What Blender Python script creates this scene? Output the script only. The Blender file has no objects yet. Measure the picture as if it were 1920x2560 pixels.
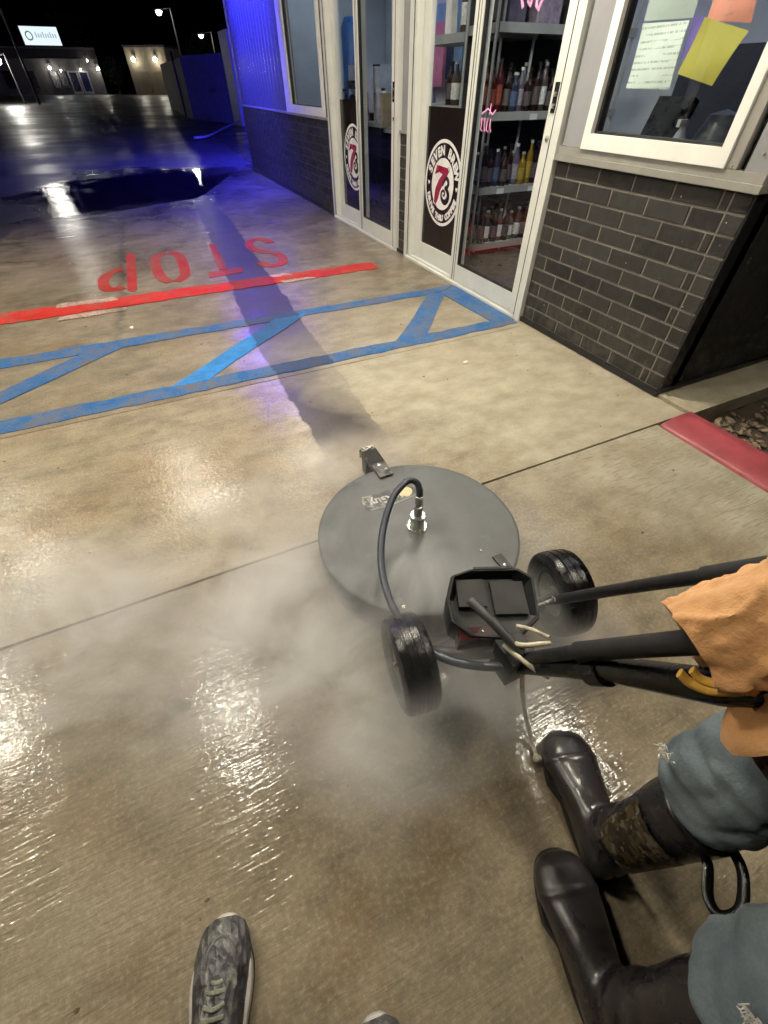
import bpy, bmesh, math, random
from mathutils import Vector, Matrix, noise
random.seed(7)
R = math.radians
S = bpy.context.scene
COL = S.collection

# ------------------------------------------------------------------ camera
F_PX, PITCH, YAW, ROLL, EYE = 1062.5, 0.7926, 0.4423, -0.0014, 1.3
cam = bpy.data.cameras.new('camera'); cam_o = bpy.data.objects.new('camera', cam); COL.objects.link(cam_o)
cam.sensor_fit = 'VERTICAL'; cam.sensor_height = 36.0; cam.sensor_width = 27.0
cam.lens = 36.0 * F_PX / 2560.0
cam.clip_start = 0.02; cam.clip_end = 600
fw = Vector((math.sin(YAW) * math.cos(PITCH), math.cos(YAW) * math.cos(PITCH), -math.sin(PITCH)))
rt0 = Vector((math.cos(YAW), -math.sin(YAW), 0)); up0 = rt0.cross(fw)
rt = math.cos(ROLL) * rt0 + math.sin(ROLL) * up0; upv = -math.sin(ROLL) * rt0 + math.cos(ROLL) * up0
m = Matrix((rt, upv, -fw)).transposed().to_4x4(); m.translation = Vector((0, 0, EYE))
cam_o.matrix_world = m
S.camera = cam_o

# ------------------------------------------------------------------ world (night sky) and exposure
w = bpy.data.worlds.new('World'); S.world = w; w.use_nodes = True
wn = w.node_tree.nodes; wl = w.node_tree.links
bg = wn['Background']; sky = wn.new('ShaderNodeTexSky'); sky.sky_type = 'NISHITA'; sky.sun_disc = False
sky.sun_elevation = R(-6); sky.sun_rotation = R(200)
wl.new(sky.outputs[0], bg.inputs[0]); bg.inputs[1].default_value = 0.05
S.view_settings.view_transform = 'Standard'; S.view_settings.look = 'None'
S.view_settings.gamma = 1.0; S.view_settings.exposure = 0.0; S.view_settings.use_curve_mapping = False
cy = S.cycles
cy.use_denoising = True; cy.max_bounces = 5; cy.diffuse_bounces = 2; cy.glossy_bounces = 2; cy.transmission_bounces = 2
cy.transparent_max_bounces = 10; cy.volume_bounces = 4; cy.caustics_reflective = False; cy.caustics_refractive = False
cy.sample_clamp_indirect = 6.0; cy.volume_step_rate = 4.0; cy.use_adaptive_sampling = True; cy.adaptive_threshold = .04; cy.adaptive_min_samples = 12
# lamp levels, used by the lamps' builders further down
CANOPY_W, CANOPY_COL = 245.0, (1.0, 0.92, 0.75)
SHOP_W, SHOP_COL = 7.0, (0.80, 0.90, 1.0)
BLUE_W, BLUE_COL = 1150.0, (0.045, 0.04, 1.0)

# ------------------------------------------------------------------ helpers
def link(o, parent=None):
    COL.objects.link(o)
    if parent: o.parent = parent
    return o
def tag(o, label=None, cat=None, group=None, kind=None):
    if label: o['label'] = label
    if cat: o['category'] = cat
    if group: o['group'] = group
    if kind: o['kind'] = kind
    return o
def empty(name, loc=(0, 0, 0), parent=None):
    o = bpy.data.objects.new(name, None); o.location = loc; o.empty_display_size = .1
    return link(o, parent)
class MB:
    """collects shapes in one bmesh"""
    def __init__(s): s.b = bmesh.new()
    def box(s, x0, x1, y0, y1, z0, z1, M=None):
        vs = [s.b.verts.new((x, y, z)) for x in (x0, x1) for y in (y0, y1) for z in (z0, z1)]
        for f in ((0, 1, 3, 2), (4, 6, 7, 5), (0, 4, 5, 1), (2, 3, 7, 6), (0, 2, 6, 4), (1, 5, 7, 3)):
            s.b.faces.new([vs[i] for i in f])
        if M is not None:
            for v in vs: v.co = M @ v.co
        return s
    def tube(s, pts, r, n=10, cap=True, flat=1.0):
        pts = [Vector(p) for p in pts]; N = len(pts)
        rs = r if isinstance(r, (list, tuple)) else [r] * N
        rings = []; ref = None
        for i, p in enumerate(pts):
            t = (pts[min(i + 1, N - 1)] - pts[max(i - 1, 0)]).normalized()
            if ref is None:
                ref = Vector((0, 0, 1)) if abs(t.z) < .9 else Vector((1, 0, 0))
            u = (ref - t * ref.dot(t))
            if u.length < 1e-5: u = t.orthogonal()
            u.normalize(); v = t.cross(u); ref = u
            rings.append([s.b.verts.new(p + rs[i] * (math.cos(a) * v + flat * math.sin(a) * u)) for a in [2 * math.pi * k / n for k in range(n)]])
        for a, b in zip(rings, rings[1:]):
            for k in range(n): s.b.faces.new((a[k], a[(k + 1) % n], b[(k + 1) % n], b[k]))
        if cap:
            s.b.faces.new(rings[0][::-1]); s.b.faces.new(rings[-1])
        return s
    def lathe(s, prof, c=(0, 0, 0), n=32, M=None):
        rings = []
        for (r, z) in prof:
            if r < 1e-6: rings.append([s.b.verts.new((0, 0, z))])
            else: rings.append([s.b.verts.new((r * math.cos(2 * math.pi * k / n), r * math.sin(2 * math.pi * k / n), z)) for k in range(n)])
        T = Matrix.Translation(c) @ (M if M is not None else Matrix())
        for ring in rings:
            for v in ring: v.co = T @ v.co
        for a, b in zip(rings, rings[1:]):
            for k in range(n):
                q = [a[k % len(a)], a[(k + 1) % len(a)], b[(k + 1) % len(b)], b[k % len(b)]]
                u = []
                for v in q:
                    if v not in u: u.append(v)
                if len(u) > 2: s.b.faces.new(u)
        return s
    def poly(s, pts, z0, z1, M=None):
        a = [s.b.verts.new((p[0], p[1], z0)) for p in pts]; b = [s.b.verts.new((p[0], p[1], z1)) for p in pts]; n = len(pts)
        for k in range(n): s.b.faces.new((a[k], a[(k + 1) % n], b[(k + 1) % n], b[k]))
        s.b.faces.new(a[::-1]); s.b.faces.new(b)
        if M is not None:
            for v in a + b: v.co = M @ v.co
        return s
    def stroke(s, pts, wd, z0, z1, M=None, closed=False):
        pts = [Vector((p[0], p[1])) for p in pts]; N = len(pts); L = []; Rr = []
        for i, p in enumerate(pts):
            if closed: t = pts[(i + 1) % N] - pts[i - 1]
            else: t = pts[min(i + 1, N - 1)] - pts[max(i - 1, 0)]
            t.normalize(); nn = Vector((-t.y, t.x))
            ww = wd[i] if isinstance(wd, (list, tuple)) else wd
            L.append(p + nn * ww / 2); Rr.append(p - nn * ww / 2)
        for i in range(N if closed else N - 1):
            j = (i + 1) % N
            s.poly([Rr[i], Rr[j], L[j], L[i]], z0, z1, M)
        return s
    def loft(s, rings, cap=True):
        rr = [[s.b.verts.new(p) for p in r] for r in rings]; n = len(rr[0])
        for a, b in zip(rr, rr[1:]):
            for k in range(n): s.b.faces.new((a[k], a[(k + 1) % n], b[(k + 1) % n], b[k]))
        if cap: s.b.faces.new(rr[0][::-1]); s.b.faces.new(rr[-1])
        return s
    def bevel(s, wd=.004, seg=2):
        bmesh.ops.bevel(s.b, geom=[e for e in s.b.edges if len(e.link_faces) == 2 and e.calc_face_angle(0) > .6], offset=wd, segments=seg, affect='EDGES', profile=.6)
        return s
    def mesh(s, name, smooth=True, angle=40):
        bmesh.ops.remove_doubles(s.b, verts=s.b.verts, dist=1e-6)
        bmesh.ops.recalc_face_normals(s.b, faces=s.b.faces)
        me = bpy.data.meshes.new(name); s.b.to_mesh(me); s.b.free()
        if smooth:
            me.shade_smooth(); me.set_sharp_from_angle(angle=R(angle))
        return me
    def build(s, name, mat, parent=None, loc=None, smooth=True, angle=40):
        me = s.mesh(name, smooth, angle); me.materials.append(mat)
        o = bpy.data.objects.new(name, me)
        if loc: o.location = loc
        return link(o, parent)
def inst(name, me, parent=None, loc=(0, 0, 0), rot=(0, 0, 0)):
    o = bpy.data.objects.new(name, me); o.location = loc; o.rotation_euler = rot
    return link(o, parent)
def copy_tree(o, parent=None):
    c = o.copy(); COL.objects.link(c); c.parent = parent
    for ch in list(o.children): copy_tree(ch, c)
    return c
def smooth_path(pts, sub=5):
    pts = [Vector(p) for p in pts]; out = []
    for i in range(len(pts) - 1):
        p0 = pts[max(i - 1, 0)]; p1 = pts[i]; p2 = pts[i + 1]; p3 = pts[min(i + 2, len(pts) - 1)]
        for k in range(sub):
            t = k / sub
            out.append(.5 * ((2 * p1) + (p2 - p0) * t + (2 * p0 - 5 * p1 + 4 * p2 - p3) * t * t + (3 * p1 - p0 - 3 * p2 + p3) * t ** 3))
    out.append(pts[-1]); return out

# ------------------------------------------------------------------ materials
class N:
    def __init__(s, name):
        s.m = bpy.data.materials.new(name); s.m.use_nodes = True; s.t = s.m.node_tree
        s.p = s.t.nodes['Principled BSDF']; s.out = s.t.nodes['Material Output']
    def n(s, typ, **k):
        x = s.t.nodes.new('ShaderNode' + typ)
        for a, v in k.items(): setattr(x, a, v)
        return x
    def set(s, sock, v):
        if isinstance(v, bpy.types.NodeSocket): s.t.links.new(v, sock)
        elif isinstance(v, (tuple, list)): sock.default_value = tuple(v) + ((1,) if len(v) == 3 and sock.type == 'RGBA' else ())
        else: sock.default_value = v
    def math(s, op, a, b=0.0, c=None, clamp=False):
        x = s.n('Math', operation=op, use_clamp=clamp); s.set(x.inputs[0], a); s.set(x.inputs[1], b)
        if c is not None: s.set(x.inputs[2], c)
        return x.outputs[0]
    def pos(s): return s.n('NewGeometry').outputs['Position']
    def obj(s): return s.n('TexCoord').outputs['Object']
    def noise(s, vec, scale, detail=4, rough=.55, dist=0.0):
        x = s.n('TexNoise'); s.set(x.inputs['Vector'], vec); x.inputs['Scale'].default_value = scale
        x.inputs['Detail'].default_value = detail; x.inputs['Roughness'].default_value = rough; x.inputs['Distortion'].default_value = dist
        return x.outputs['Fac']
    def mapv(s, vec, scale=(1, 1, 1), rot=(0, 0, 0), loc=(0, 0, 0)):
        x = s.n('Mapping'); s.set(x.inputs[0], vec); x.inputs['Scale'].default_value = scale; x.inputs['Rotation'].default_value = rot; x.inputs['Location'].default_value = loc
        return x.outputs[0]
    def rng(s, v, a, b, c=0.0, d=1.0, smooth=False):
        x = s.n('MapRange'); x.clamp = True
        if smooth: x.interpolation_type = 'SMOOTHSTEP'
        s.set(x.inputs[0], v); s.set(x.inputs[1], a); s.set(x.inputs[2], b); s.set(x.inputs[3], c); s.set(x.inputs[4], d)
        return x.outputs[0]
    def mix(s, f, a, b, mode='MIX'):
        x = s.n('Mix', data_type='RGBA', blend_type=mode); s.set(x.inputs[0], f); s.set(x.inputs[6], a); s.set(x.inputs[7], b)
        return x.outputs[2]
    def bump(s, h, strength=.3, dist=.01, normal=None):
        x = s.n('Bump'); x.inputs['Strength'].default_value = strength; x.inputs['Distance'].default_value = dist
        s.set(x.inputs['Height'], h)
        if normal is not None: s.set(x.inputs['Normal'], normal)
        return x.outputs[0]
    def sep(s, vec):
        x = s.n('SeparateXYZ'); s.set(x.inputs[0], vec); return x.outputs
MATS = {}
def mk(name, col, rough=.5, metal=0.0, var=.18, vscale=9, bump=.0, bscale=60, rvar=.12, spec=.5, emit=None, coat=0.0, dust=None):
    if name in MATS: return MATS[name]
    g = N(name); v = g.obj()
    n1 = g.noise(v, vscale, 5, .6)
    dark = tuple(c * (1 - var) for c in col); lite = tuple(min(1, c * (1 + var)) for c in col)
    c = g.mix(g.rng(n1, .3, .7), dark, lite)
    if dust: c = g.mix(g.rng(g.noise(v, vscale * .6, 7, .65), .5, .72, 0, dust[1]), c, dust[0])
    g.set(g.p.inputs['Base Color'], c)
    g.set(g.p.inputs['Roughness'], g.rng(g.noise(v, vscale * 1.7, 4), .3, .7, max(.03, rough - rvar), min(1, rough + rvar)))
    g.p.inputs['Metallic'].default_value = metal; g.p.inputs['Specular IOR Level'].default_value = spec
    if coat: g.p.inputs['Coat Weight'].default_value = coat; g.p.inputs['Coat Roughness'].default_value = .12
    if bump: g.set(g.p.inputs['Normal'], g.bump(g.noise(v, bscale, 4), bump, .004))
    if emit: g.p.inputs['Emission Color'].default_value = tuple(emit[0]) + (1,); g.p.inputs['Emission Strength'].default_value = emit[1]
    MATS[name] = g.m; return g.m
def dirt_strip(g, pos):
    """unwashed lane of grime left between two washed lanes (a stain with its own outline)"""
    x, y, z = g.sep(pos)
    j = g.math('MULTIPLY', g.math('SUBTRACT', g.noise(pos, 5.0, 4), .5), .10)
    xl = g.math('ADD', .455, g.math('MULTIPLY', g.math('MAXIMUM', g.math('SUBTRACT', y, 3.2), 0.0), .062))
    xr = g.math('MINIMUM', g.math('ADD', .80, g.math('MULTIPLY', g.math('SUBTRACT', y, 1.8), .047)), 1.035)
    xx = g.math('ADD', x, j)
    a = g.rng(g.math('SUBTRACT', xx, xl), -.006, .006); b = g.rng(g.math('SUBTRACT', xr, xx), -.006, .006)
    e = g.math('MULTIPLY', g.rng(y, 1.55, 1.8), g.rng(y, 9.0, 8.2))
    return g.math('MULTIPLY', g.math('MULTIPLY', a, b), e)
def concrete(name, broom):
    g = N(name); p = g.pos(); x, y, z = g.sep(p)
    big = g.noise(p, 1.0, 5, .66, .3); mid = g.noise(g.mapv(p, (1, 1.5, 1)), 4.6, 5, .68); fine = g.noise(p, 85, 2, .7)
    c = g.mix(g.rng(big, .36, .64), (.125, .095, .058), (.240, .200, .134))
    c = g.mix(g.rng(mid, .40, .66, 0, .75), c, (.325, .272, .188))
    c = g.mix(g.math('MULTIPLY', g.math('GREATER_THAN', y, 1.127), g.math('MULTIPLY', g.math('LESS_THAN', y, 2.492), g.rng(mid, .3, .6, .1, .45))), c, (.37, .305, .200))
    rust = g.noise(g.mapv(p, (1, 1, 1), loc=(3, 7, 0)), 2.1, 5, .72)
    c = g.mix(g.rng(rust, .50, .70, 0, .60), c, (.215, .135, .062))
    c = g.mix(g.rng(g.noise(g.mapv(p, (1, 2.2, 1), loc=(9, 2, 0)), 6.5, 4, .72), .52, .74, 0, .45), c, (.080, .062, .044))
    c = g.mix(g.rng(fine, .42, .72, 0, .45), c, g.mix(.5, c, (.05, .038, .026)))
    c = g.mix(g.rng(fine, .46, .28, 0, .30), c, (.42, .37, .28))
    spot = g.noise(p, 23, 3, .6); c = g.mix(g.rng(spot, .715, .76, 0, .6), c, (.055, .035, .022))
    # old tyre track and an oil drip beside the lettering
    tk = g.math('ABSOLUTE', g.math('ADD', g.math('ADD', x, g.math('MULTIPLY', g.math('SUBTRACT', y, 4.0), -.042)), g.math('ADD', .40, g.math('MULTIPLY', g.math('SUBTRACT', mid, .5), .22))))
    tkm = g.math('MULTIPLY', g.rng(tk, .0, .05, .65, 0), g.math('MULTIPLY', g.rng(y, 3.2, 4.0), g.rng(y, 8.2, 7.4)))
    c = g.mix(tkm, c, (.045, .035, .028))
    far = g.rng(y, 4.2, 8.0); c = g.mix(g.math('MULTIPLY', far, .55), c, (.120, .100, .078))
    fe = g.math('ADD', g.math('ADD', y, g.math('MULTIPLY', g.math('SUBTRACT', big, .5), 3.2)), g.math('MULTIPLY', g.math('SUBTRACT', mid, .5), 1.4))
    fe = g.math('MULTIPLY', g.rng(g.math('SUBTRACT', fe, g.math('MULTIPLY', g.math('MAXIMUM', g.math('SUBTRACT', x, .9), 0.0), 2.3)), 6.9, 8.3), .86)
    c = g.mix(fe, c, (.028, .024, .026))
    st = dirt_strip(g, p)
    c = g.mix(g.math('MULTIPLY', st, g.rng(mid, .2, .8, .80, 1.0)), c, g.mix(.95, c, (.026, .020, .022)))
    wet = g.noise(p, 1.5, 4, .62, .5)
    # drier, paler concrete by the kerb
    dry = g.math('MULTIPLY', g.rng(g.math('ADD', g.math('ADD', x, g.math('MULTIPLY', y, .55)), g.math('MULTIPLY', g.math('SUBTRACT', wet, .5), 1.1)), 1.62, 2.15), g.rng(y, 3.4, 2.2))
    c = g.mix(g.math('MULTIPLY', dry, .72), c, g.mix(g.rng(mid, .35, .65), (.30, .265, .195), (.43, .395, .310)))
    g.set(g.p.inputs['Base Color'], c)
    g.p.inputs['Roughness'].default_value = .55; g.p.inputs['Specular IOR Level'].default_value = .3
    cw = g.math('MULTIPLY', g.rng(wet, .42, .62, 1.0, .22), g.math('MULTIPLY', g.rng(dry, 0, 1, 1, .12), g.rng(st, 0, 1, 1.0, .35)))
    g.set(g.p.inputs['Coat Weight'], cw); g.p.inputs['Coat IOR'].default_value = 1.5
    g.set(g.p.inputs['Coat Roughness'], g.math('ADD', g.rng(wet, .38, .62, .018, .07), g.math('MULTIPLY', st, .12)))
    grain = g.noise(p, 120, 1, .6); soft = g.noise(p, 52, 3, .62); wave = g.noise(p, 9, 2, .5)
    if broom:
        jj = g.noise(g.mapv(p, (1.2, 5, 1)), 3.0, 3, .5)
        yy = g.math('ADD', y, g.math('MULTIPLY', jj, .03))
        cm = g.n('CombineXYZ'); g.set(cm.inputs[0], g.math('MULTIPLY', x, 12.0)); g.set(cm.inputs[1], g.math('MULTIPLY', yy, 105.0)); g.set(cm.inputs[2], 0.0)
        line = g.noise(cm.outputs[0], 1.0, 2, .6)
        amt = g.math('MAXIMUM', g.rng(g.noise(p, 1.9, 3), .40, .62, .35, 1.0), dry)
        h = g.math('ADD', g.math('MULTIPLY', line, g.math('MULTIPLY', amt, 1.3)), g.math('MULTIPLY', soft, .5)); D = .0018
    else:
        h = g.math('ADD', g.math('MULTIPLY', soft, 1.1), g.math('MULTIPLY', grain, .30)); D = .0018
    h = g.math('ADD', h, g.math('MULTIPLY', wave, .5))
    g.set(g.p.inputs['Coat Normal'], g.bump(h, 1.0, D))
    bb_ = g.n('Bump'); bb_.inputs['Distance'].default_value = D * 2.6; g.set(bb_.inputs['Strength'], g.rng(dry, 0, 1, .35, 1.0)); g.set(bb_.inputs['Height'], h); g.set(g.p.inputs['Normal'], bb_.outputs[0])
    if broom:
        c = g.mix(g.math('MULTIPLY', dry, g.rng(line, .52, .64, 0, .5)), c, (.17, .15, .115)); g.set(g.p.inputs['Base Color'], c)
    return g.m
def road_paint(name, col, wear, old=None, dirt=.55):
    g = N(name); p = g.pos()
    n1 = g.noise(p, 6, 5, .72); n2 = g.noise(p, 95, 3, .7); n3 = g.noise(g.mapv(p, (1, 1, 1), loc=(2, 5, 1)), 2.2, 4, .7)
    c = g.mix(g.rng(n1, .3, .7), tuple(v * .60 for v in col), tuple(min(1, v * 1.25) for v in col))
    c = g.mix(g.rng(n3, .50, .68, 0, .45), c, g.mix(.55, c, (.055, .042, .034)))
    pore = g.math('ADD', g.math('MULTIPLY', n2, .55), g.math('MULTIPLY', n1, .45))
    c = g.mix(g.rng(pore, 1 - wear - .03, 1.0 - wear + .05, 0, .9), c, old or (.15, .115, .075))
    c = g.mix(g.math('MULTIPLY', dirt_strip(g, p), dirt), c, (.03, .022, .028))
    g.set(g.p.inputs['Base Color'], c)
    g.set(g.p.inputs['Roughness'], g.rng(g.noise(p, 3, 3), .35, .65, .5, .75)); g.p.inputs['Specular IOR Level'].default_value = .12
    g.set(g.p.inputs['Normal'], g.bump(g.math('ADD', n2, g.math('MULTIPLY', n1, .5)), .6, .005))
    return g.m
def glass(name, tint=(.97, .985, .99), ior=1.5, rough=.0, boost=1.0):
    g = N(name); g.t.nodes.remove(g.p)
    bf = g.n('NewGeometry').outputs['Backfacing']; f = g.n('Fresnel'); g.set(f.inputs[0], g.math('ADD', ior, g.math('MULTIPLY', bf, 1 / ior - ior)))
    tr = g.n('BsdfTransparent'); tr.inputs[0].default_value = tint + (1,)
    gl = g.n('BsdfGlossy'); gl.inputs['Roughness'].default_value = rough; gl.inputs[0].default_value = (.95, .97, 1, 1)
    mx = g.n('MixShader'); g.set(mx.inputs[0], g.math('MULTIPLY', f.outputs[0], boost, clamp=True))
    g.t.links.new(tr.outputs[0], mx.inputs[1]); g.t.links.new(gl.outputs[0], mx.inputs[2]); g.t.links.new(mx.outputs[0], g.out.inputs[0])
    return g.m
def emitter(name, col, strength):
    g = N(name); g.t.nodes.remove(g.p); e = g.n('Emission'); e.inputs[0].default_value = tuple(col) + (1,); e.inputs[1].default_value = strength
    g.t.links.new(e.outputs[0], g.out.inputs[0]); return g.m

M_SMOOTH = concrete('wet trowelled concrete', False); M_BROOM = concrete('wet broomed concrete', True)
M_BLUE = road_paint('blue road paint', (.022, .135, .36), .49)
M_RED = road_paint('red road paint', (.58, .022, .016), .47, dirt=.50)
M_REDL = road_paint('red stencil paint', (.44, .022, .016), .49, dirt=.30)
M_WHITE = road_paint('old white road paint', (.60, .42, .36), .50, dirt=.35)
M_KERBRED = mk('red kerb paint', (.30, .055, .068), .48, var=.35, vscale=5, bump=.25, bscale=60)
M_GLASS = glass('pane glass')
M_FRAME = mk('clear anodised aluminium', (.70, .71, .67), .42, .1, .06, 5, rvar=.08)
M_FRAMEW = mk('white window frame', (.80, .79, .75), .42, 0, .06, 5)
M_GASKET = mk('black gasket', (.012, .012, .014), .5)
M_BRICK = mk('charcoal brick', (.030, .029, .027), .55, 0, .22, 14, .55, 130, .1, .4)
M_BRICKD = mk('dark charcoal brick', (.030, .029, .027), .55, 0, .25, 14, .55, 130, .1, .4)
def brick_mat(name, col):
    g = N(name); v = g.obj(); rnd = g.n('ObjectInfo').outputs['Random']; ps = g.pos(); xx, yy, zz = g.sep(ps)
    c = g.mix(rnd, tuple(a * .65 for a in col), tuple(a * 1.45 for a in col))
    c = g.mix(g.rng(g.noise(ps, 9, 5, .7), .45, .7, 0, .6), c, tuple(a * 1.8 for a in col))
    sp = g.math('MULTIPLY', g.rng(zz, .42, .05), g.rng(g.noise(g.mapv(ps, (6, 6, 3)), 3, 5, .75), .48, .66)); c = g.mix(g.math('MULTIPLY', sp, .55), c, (.12, .10, .075))
    c = g.mix(g.rng(g.noise(ps, 48, 2, .4), .755, .765, 0, .9), c, (.45, .44, .42))
    g.set(g.p.inputs['Base Color'], c); g.set(g.p.inputs['Roughness'], g.rng(g.noise(ps, 20, 3), .3, .7, .42, .68)); g.p.inputs['Specular IOR Level'].default_value = .4
    g.set(g.p.inputs['Normal'], g.bump(g.noise(ps, 120, 4, .65), .6, .004)); return g.m
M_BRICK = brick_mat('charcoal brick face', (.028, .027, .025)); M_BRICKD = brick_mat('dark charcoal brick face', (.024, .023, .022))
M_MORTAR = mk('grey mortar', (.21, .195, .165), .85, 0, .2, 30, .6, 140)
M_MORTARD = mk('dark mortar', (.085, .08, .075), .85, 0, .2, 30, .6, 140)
M_BLACKTRIM = mk('black metal trim', (.016, .016, .018), .38, .0, .2, 8)
M_GREYPANEL = mk('grey composite panel', (.27, .27, .285), .5, 0, .08, 4)
M_SILL = mk('galvanised sill metal', (.36, .35, .315), .45, .3, .1, 8)
M_BLACKRUB = mk('black rubber', (.006, .006, .007), .17, 0, .3, 30, .3, 180, .12)
M_TUBE = mk('black powder coated steel', (.011, .011, .012), .45, 0, .3, 20, .15, 200)
M_STEEL = mk('zinc plated steel', (.60, .61, .56), .28, .85, .12, 30)

# ------------------------------------------------------------------ ground, slabs, markings
g = N('wet asphalt'); p = g.pos()
d = g.n('VectorMath', operation='LENGTH'); g.set(d.inputs[0], g.mapv(p, (1 / 2.3, 1 / 3.0, 1), (0, 0, 0), (-.45 / 2.3, -10.2 / 3.0, 0)))
pud = g.rng(g.math('ADD', d.outputs['Value'], g.math('MULTIPLY', g.math('SUBTRACT', g.noise(p, .9, 5, .65), .5), 1.3)), .45, 1.15, 1, 0, True)
c = g.mix(g.rng(g.noise(p, .25, 5, .6), .35, .65), (.030, .029, .031), (.070, .068, .066))
c = g.mix(g.rng(g.noise(p, 60, 2), .4, .7, 0, .5), c, (.09, .088, .085))
g.set(g.p.inputs['Base Color'], g.mix(pud, c, (.008, .006, .010)))
g.set(g.p.inputs['Roughness'], g.math('SUBTRACT', g.rng(g.noise(p, .35, 4, .6, .8), .38, .66, .28, .52), g.math('MULTIPLY', pud, .42), clamp=True))
bm = g.n('Bump'); bm.inputs['Distance'].default_value = .008; g.set(bm.inputs['Strength'], g.rng(pud, 0, 1, .45, .04)); g.set(bm.inputs['Height'], g.noise(p, 45, 3)); g.set(g.p.inputs['Normal'], bm.outputs[0]); M_ASPH = g.m
b = MB(); b.b.faces.new([b.b.verts.new(v) for v in ((-250, -60, -.075), (250, -60, -.075), (250, 420, -.075), (-250, 420, -.075))])
tag(b.build('ground', M_ASPH), kind='structure')
g = N('soil'); p = g.pos()
g.set(g.p.inputs['Base Color'], g.mix(g.noise(p, 14, 5), (.028, .02, .014), (.07, .052, .035))); g.p.inputs['Roughness'].default_value = .8
g.set(g.p.inputs['Normal'], g.bump(g.noise(p, 30, 5), .8, .02)); M_SOIL = g.m

b = MB(); b.poly([(-60, 6.41), (2.38, 6.41), (2.38, 12.39), (40, 12.39), (40, 300), (-60, 300)], -.07, -.014); tag(b.build('parking_lot', M_ASPH, smooth=False), kind='structure')
pav = empty('pavement', (0, 0, 0)); tag(pav, kind='structure')
def slab(poly, mat, z0=-.12, z1=0.0, bev=.006):
    b = MB(); b.poly(poly, z0, z1); b.bevel(bev, 2)
    return b.build('concrete_slab', mat, pav, smooth=True, angle=60)
J1, J2 = 1.127, 2.492
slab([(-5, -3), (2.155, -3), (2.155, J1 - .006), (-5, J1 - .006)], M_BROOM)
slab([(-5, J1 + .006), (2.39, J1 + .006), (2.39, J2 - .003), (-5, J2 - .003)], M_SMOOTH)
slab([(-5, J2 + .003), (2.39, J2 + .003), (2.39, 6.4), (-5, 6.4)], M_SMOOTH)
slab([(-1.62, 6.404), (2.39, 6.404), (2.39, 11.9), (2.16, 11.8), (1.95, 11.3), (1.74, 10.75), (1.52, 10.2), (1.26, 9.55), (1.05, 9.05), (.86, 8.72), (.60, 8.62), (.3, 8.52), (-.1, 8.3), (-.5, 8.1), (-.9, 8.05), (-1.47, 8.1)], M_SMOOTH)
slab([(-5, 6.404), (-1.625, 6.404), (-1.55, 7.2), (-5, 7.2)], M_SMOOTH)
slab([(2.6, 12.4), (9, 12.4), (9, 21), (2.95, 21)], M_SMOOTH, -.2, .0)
# dark joint filler lies below the slabs
b = MB(); b.box(-5, 2.39, -3, 8.0, -.16, -.052); tag(b.build('joint_bed', mk('joint filler', (.05, .035, .025), .8)), kind='structure')

def sheet(name, polys, mat, z=.004, parent=None, th=.003):
    b = MB()
    for q in polys: b.poly(q, z - th, z)
    return b.build(name, mat, parent, smooth=False)
def jag(a, b_, n=14, amp=.009):
    """slightly wavering brush edge between two points"""
    out = []
    for i in range(n):
        t = i / n; q = Vector(a).lerp(Vector(b_), t)
        out.append((q.x + random.uniform(-amp, amp) * .6, q.y + random.uniform(-amp, amp)))
    return out
def band(a, b_, c_, d_, n=14, amp=.009):
    n = int(n * 1.8); return jag(a, b_, n, amp) + jag(b_, c_, 4, amp) + jag(c_, d_, n, amp) + jag(d_, a, 4, amp)
hm = empty('hatched_marking', (0, 0, 0)); tag(hm, 'blue painted access hatching outlined on the concrete before the near door', 'road marking')
sheet('outline_stripe', [band((-3.2, 2.525), (2.34, 2.55), (2.34, 2.665), (-3.2, 2.69), 40)], M_BLUE, .004, hm)
sheet('outline_stripe', [band((-3.2, 3.40), (2.16, 3.375), (2.36, 3.49), (-3.2, 3.56), 40)], M_BLUE, .0044, hm)
sheet('end_stripe', [band((2.17, 2.64), (2.345, 2.60), (2.365, 3.47), (2.14, 3.36), 8)], M_BLUE, .0048, hm)
M_BLUE2 = road_paint('fresh blue road paint', (.040, .21, .52), .38)
for (a, b_, c_, d_, mm) in [((1.36, 2.66), (1.60, 2.66), (2.20, 3.36), (2.02, 3.38), M_BLUE), ((-.16, 2.66), (.06, 2.66), (.93, 3.41), (.68, 3.41), M_BLUE2),
                            ((-1.55, 2.68), (-1.32, 2.68), (-.36, 3.42), (-.62, 3.42), M_BLUE)]:
    sheet('diagonal_stripe', [band(a, b_, c_, d_, 8)], mm, .0052, hm)
sl = empty('stop_line', (0, 0, 0)); tag(sl, 'long red painted stop line crossing the concrete in front of the lettering', 'road marking')
sheet('red_stripe', [band((-3.2, 4.20), (1.955, 4.225), (1.955, 4.44), (-3.2, 4.47), 60, .010)], M_RED, .0058, sl)
for q in [band((-.84, 4.09), (-.36, 4.10), (-.34, 4.165), (-.83, 4.185), 10, .012), band((-.86, 4.40), (-.40, 4.375), (-.43, 4.47), (-.86, 4.495), 10, .014),
          band((.98, 4.20), (1.30, 4.205), (1.22, 4.27), (.96, 4.262), 8, .010), band((.93, 4.40), (1.12, 4.41), (1.06, 4.475), (.92, 4.47), 6, .010)]:
    sheet('white_stripe', [q], M_WHITE, .0070, sl)
st = empty('stop_lettering', (0, 0, 0)); tag(st, 'worn red stencilled word STOP lying upside down beyond the red line', 'road marking')
b = MB(); b.poly([(-.28, 5.79), (-.24, 5.86), (-.21, 5.83), (-.2, 5.7), (-.24, 4.6), (-.26, 4.55), (-.3, 4.57), (-.32, 4.62)], .001, .004)
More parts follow.
